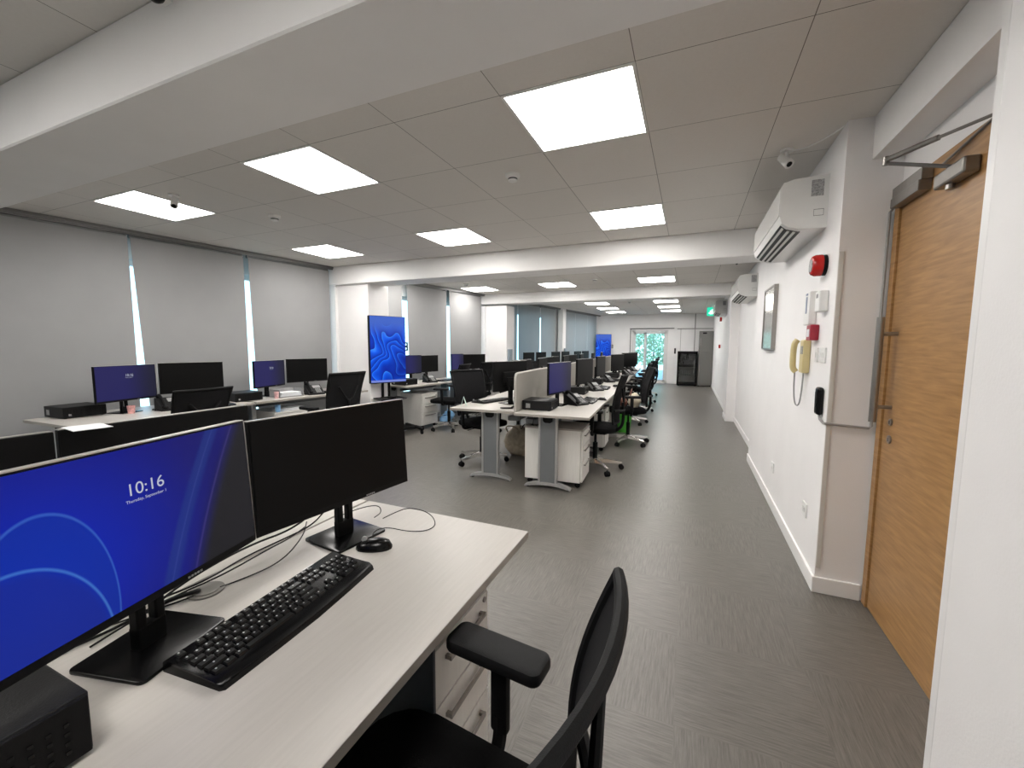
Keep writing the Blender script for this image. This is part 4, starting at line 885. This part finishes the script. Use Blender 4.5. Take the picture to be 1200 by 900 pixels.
b = MB(); b.box((-.022, 0, 0), (.044, .085, .115), bev=.006); b.build('box_body', white_m, t); b = MB(); b.box((-.0445, 0, .03), (.003, .03, .022)); b.build('display', grey_m, t)
t = thing('fire_call_point', 'dark red break glass call point above the cream phone', 'call point', (XR, 3.00, 1.45), 0)
b = MB(); b.box((-.022, 0, 0), (.044, .095, .092), bev=.006); b.build('call_point_body', mat('crimson_plastic', (.33, .008, .03), .3, noise=.04), t); b = MB(); b.box((-.0445, 0, -.002), (.003, .05, .045)); b.build('glass_label', paper_m, t)
t = thing('wall_phone', 'cream intercom handset with a looped cord on the right wall', 'phone', (XR, 3.17, 1.305), 0)
b = MB(); b.box((-.020, -.018, 0), (.040, .095, .21), bev=.010); b.build('phone_body', cream_m, t)
b = MB(); b.box((-.0415, -.03, .04), (.003, .05, .05)); b.build('speaker_plate', label_m, t)
b = MB(); b.tube([(-.05, .052, .105), (-.068, .052, .08), (-.070, .052, -.02), (-.068, .052, -.08), (-.05, .052, -.10)], .018, 10, smooth=2); b.build('handset', cream_m, t, True)
b = MB(); b.tube([(-.055, .052, -.10), (-.05, .075, -.22), (-.04, .07, -.32), (-.03, .0, -.32), (-.025, -.02, -.22), (-.02, -.01, -.105)], .0045, 6, smooth=3); b.build('cord', grey_m, t, True)
def plate(name, loc, label, cat, sy=.085, sz=.085, n=2):
    t = thing(name, label, cat, loc, 0); b = MB(); b.box((-.005, 0, 0), (.010, sy, sz), bev=.003); b.build('face_plate', white_m, t)
    for i in range(n): b = MB(); b.box((-.0115, (i-(n-1)/2)*.026, 0), (.005, .016, .03), bev=.001); b.build('rocker', white_m, t)
plate('light_switch', (XR, 2.83, 1.32), 'white light switch plate right of the cream phone', 'switch', .11, .085, 3); plate('light_switch', (XR, 2.95, 1.32), 'narrow white switch plate touching the cream phone', 'switch', .05, .085, 1)
plate('wall_socket', (XR, 2.97, .375), 'white socket low on the wall nearest the oak door', 'socket'); plate('wall_socket', (XR, 4.04, .345), 'white socket low on the wall, farther from the oak door', 'socket')
t = thing('card_reader', 'black rounded access reader beside the wall corner', 'card reader', (XR, 2.79, 1.065), 0)
b = MB(); b.box((-.016, 0, 0), (.032, .062, .155), bev=.014, seg=4); b.build('reader_body', gloss_m, t); b = MB(); b.box((-.0325, 0, .01), (.002, .03, .08)); b.build('reader_face', black_m, t)
b = MB(); b.tube([(XR-.012, 2.79, .99), (XR-.012, 2.77, .965), (XR-.012, 2.70, .955), (XR-.008, 2.688, .955), (.872, 2.688, .945), (.880, 2.688, .955), (.882, 2.688, 2.03), (.89, 2.66, 2.05)], .0065, 8); tag(b.build('cable_conduit', trunk_m, smooth=True), 'thin grey conduit from the card reader up beside the door frame', 'conduit')
t = thing('steel_plate', 'polished steel framed plate on the right wall under the air conditioner', 'wall plate', (XR, 4.56, 1.625), 0)
b = MB(); b.box((-.014, 0, 0), (.028, .52, .56), bev=.003); b.build('plate_body', steel_bright_m, t); b = MB()
for s_ in (-1, 1): b.box((-.018, s_*.255, 0), (.034, .014, .57)); b.box((-.018, 0, s_*.28), (.034, .52, .014))
b.build('plate_frame', handle_m, t)
t = thing('exit_sign', 'green illuminated exit sign hanging under the far ceiling', 'exit sign', (.50, 13.0, 2.33), 0)
b = MB(); b.box((0, 0, 0), (.22, .04, .24), bev=.004); b.build('sign_body', green_lit_m, t); b = MB(); b.box((0, -.0215, -.02), (.07, .003, .10)); b.sphere((.02, -.022, .05), .016, (1, .2, 1)); b.box((.06, -.0215, .0), (.06, .003, .018)); b.box((-.05, -.0215, -.04), (.05, .003, .018)); b.build('running_figure', white_lit_m, t)
b = MB(); b.cyl((0, 0, .12), (0, 0, C-2.33), .008); b.build('hanger', white_m, t)
b = MB(); b.box((.71-.02, 12.0, 1.36), (.04, .09, .09), bev=.005); tag(b.build('fire_call_point', red_m), 'small red call point far down the right wall', 'call point')
b = MB(); b.cyl((.71, 11.9, 2.05), (.66, 11.9, 2.05), .055, seg=20); tag(b.build('alarm_sounder', red_m), 'small red sounder beside the farthest air conditioner', 'alarm')

# ------------------------------------------------------------------ ceiling devices
def make_cam(label, loc, rz, tilt=.5):
    t = thing('security_camera', label, 'camera', loc, rz, 'small white ceiling cameras')
    b = MB(); b.cyl((0, 0, 0), (0, 0, -.012), .035, seg=20); b.cyl((0, 0, -.012), (0, 0, -.05), .010, seg=12); b.build('mount', white_m, t, True)
    d = Vector((0, -cos(tilt), -sin(tilt))); c = Vector((0, 0, -.065))
    b = MB(); b.cyl(c-d*.055, c+d*.035, .023, .026, 20); b.build('camera_body', white_m, t, True)
    b = MB(); b.cyl(c+d*.035, c+d*.037, .015, seg=20); b.build('lens', gloss_m, t, True); return t
CM = make_cam('white bullet camera on the ceiling above the nearest air conditioner', (.47, 2.95, C), .55, tilt=.8)
dup(CM, (-3.69, 2.01, C), .9, 'white camera hanging in front of the leftmost ceiling light panel')
dup(CM, (.50, 6.1, C), 0, 'small white camera on the ceiling above the second air conditioner')
b = MB(); b.tube([(.45, 2.90, C-.012), (.52, 2.86, C-.05), (.62, 2.80, C-.03), (XR-.004, 2.74, C-.006)], .004, 6, smooth=2); tag(b.build('cable', white_m), 'thin pale cable from the ceiling camera to the wall corner', 'cable')
t = thing('motion_sensor', 'black and white sensor on the near beam at the top edge', 'sensor', (-1.60, .897, 2.49), 0)
b = MB(); b.box((0, -.012, 0), (.05, .024, .06), bev=.005); b.build('mount', white_m, t); b = MB(); b.sphere((0, -.04, -.012), .030, (1, 1, 1.15)); b.build('sensor_eye', gloss_m, t, True)
def detector(label, x, y, r=.05, z=C):
    t = thing('smoke_detector', label, 'smoke detector', (x, y, z), 0, 'round white ceiling detectors'); b = MB(); R = lambda r, z: [(r*cos(2*pi*k/24), r*sin(2*pi*k/24), z) for k in range(24)]
    b.rings([R(r, 0), R(r, -.014), R(r*.8, -.022), R(r*.62, -.026), R(r*.62, -.040), R(r*.5, -.046)]); b.build('detector_body', white_m, t, True); b = MB(); b.rings([R(r*.63, -.028), R(r*.63, -.036)]); b.build('vent_ring', black_m, t, True); return t
D0 = detector('round white smoke detector between the two largest right hand light panels', -1.14, 2.66)
for lab, x, y in (('small sensor on the ceiling in front of the window blinds', -3.45, 2.67), ('small detector on the ceiling of the middle bay', -1.55, 7.2), ('small detector on the far ceiling between the light rows', -1.5, 11.2), ('small detector on the middle bay ceiling near the windows', -3.9, 6.9)): dup(D0, (x, y, C), 0, lab)
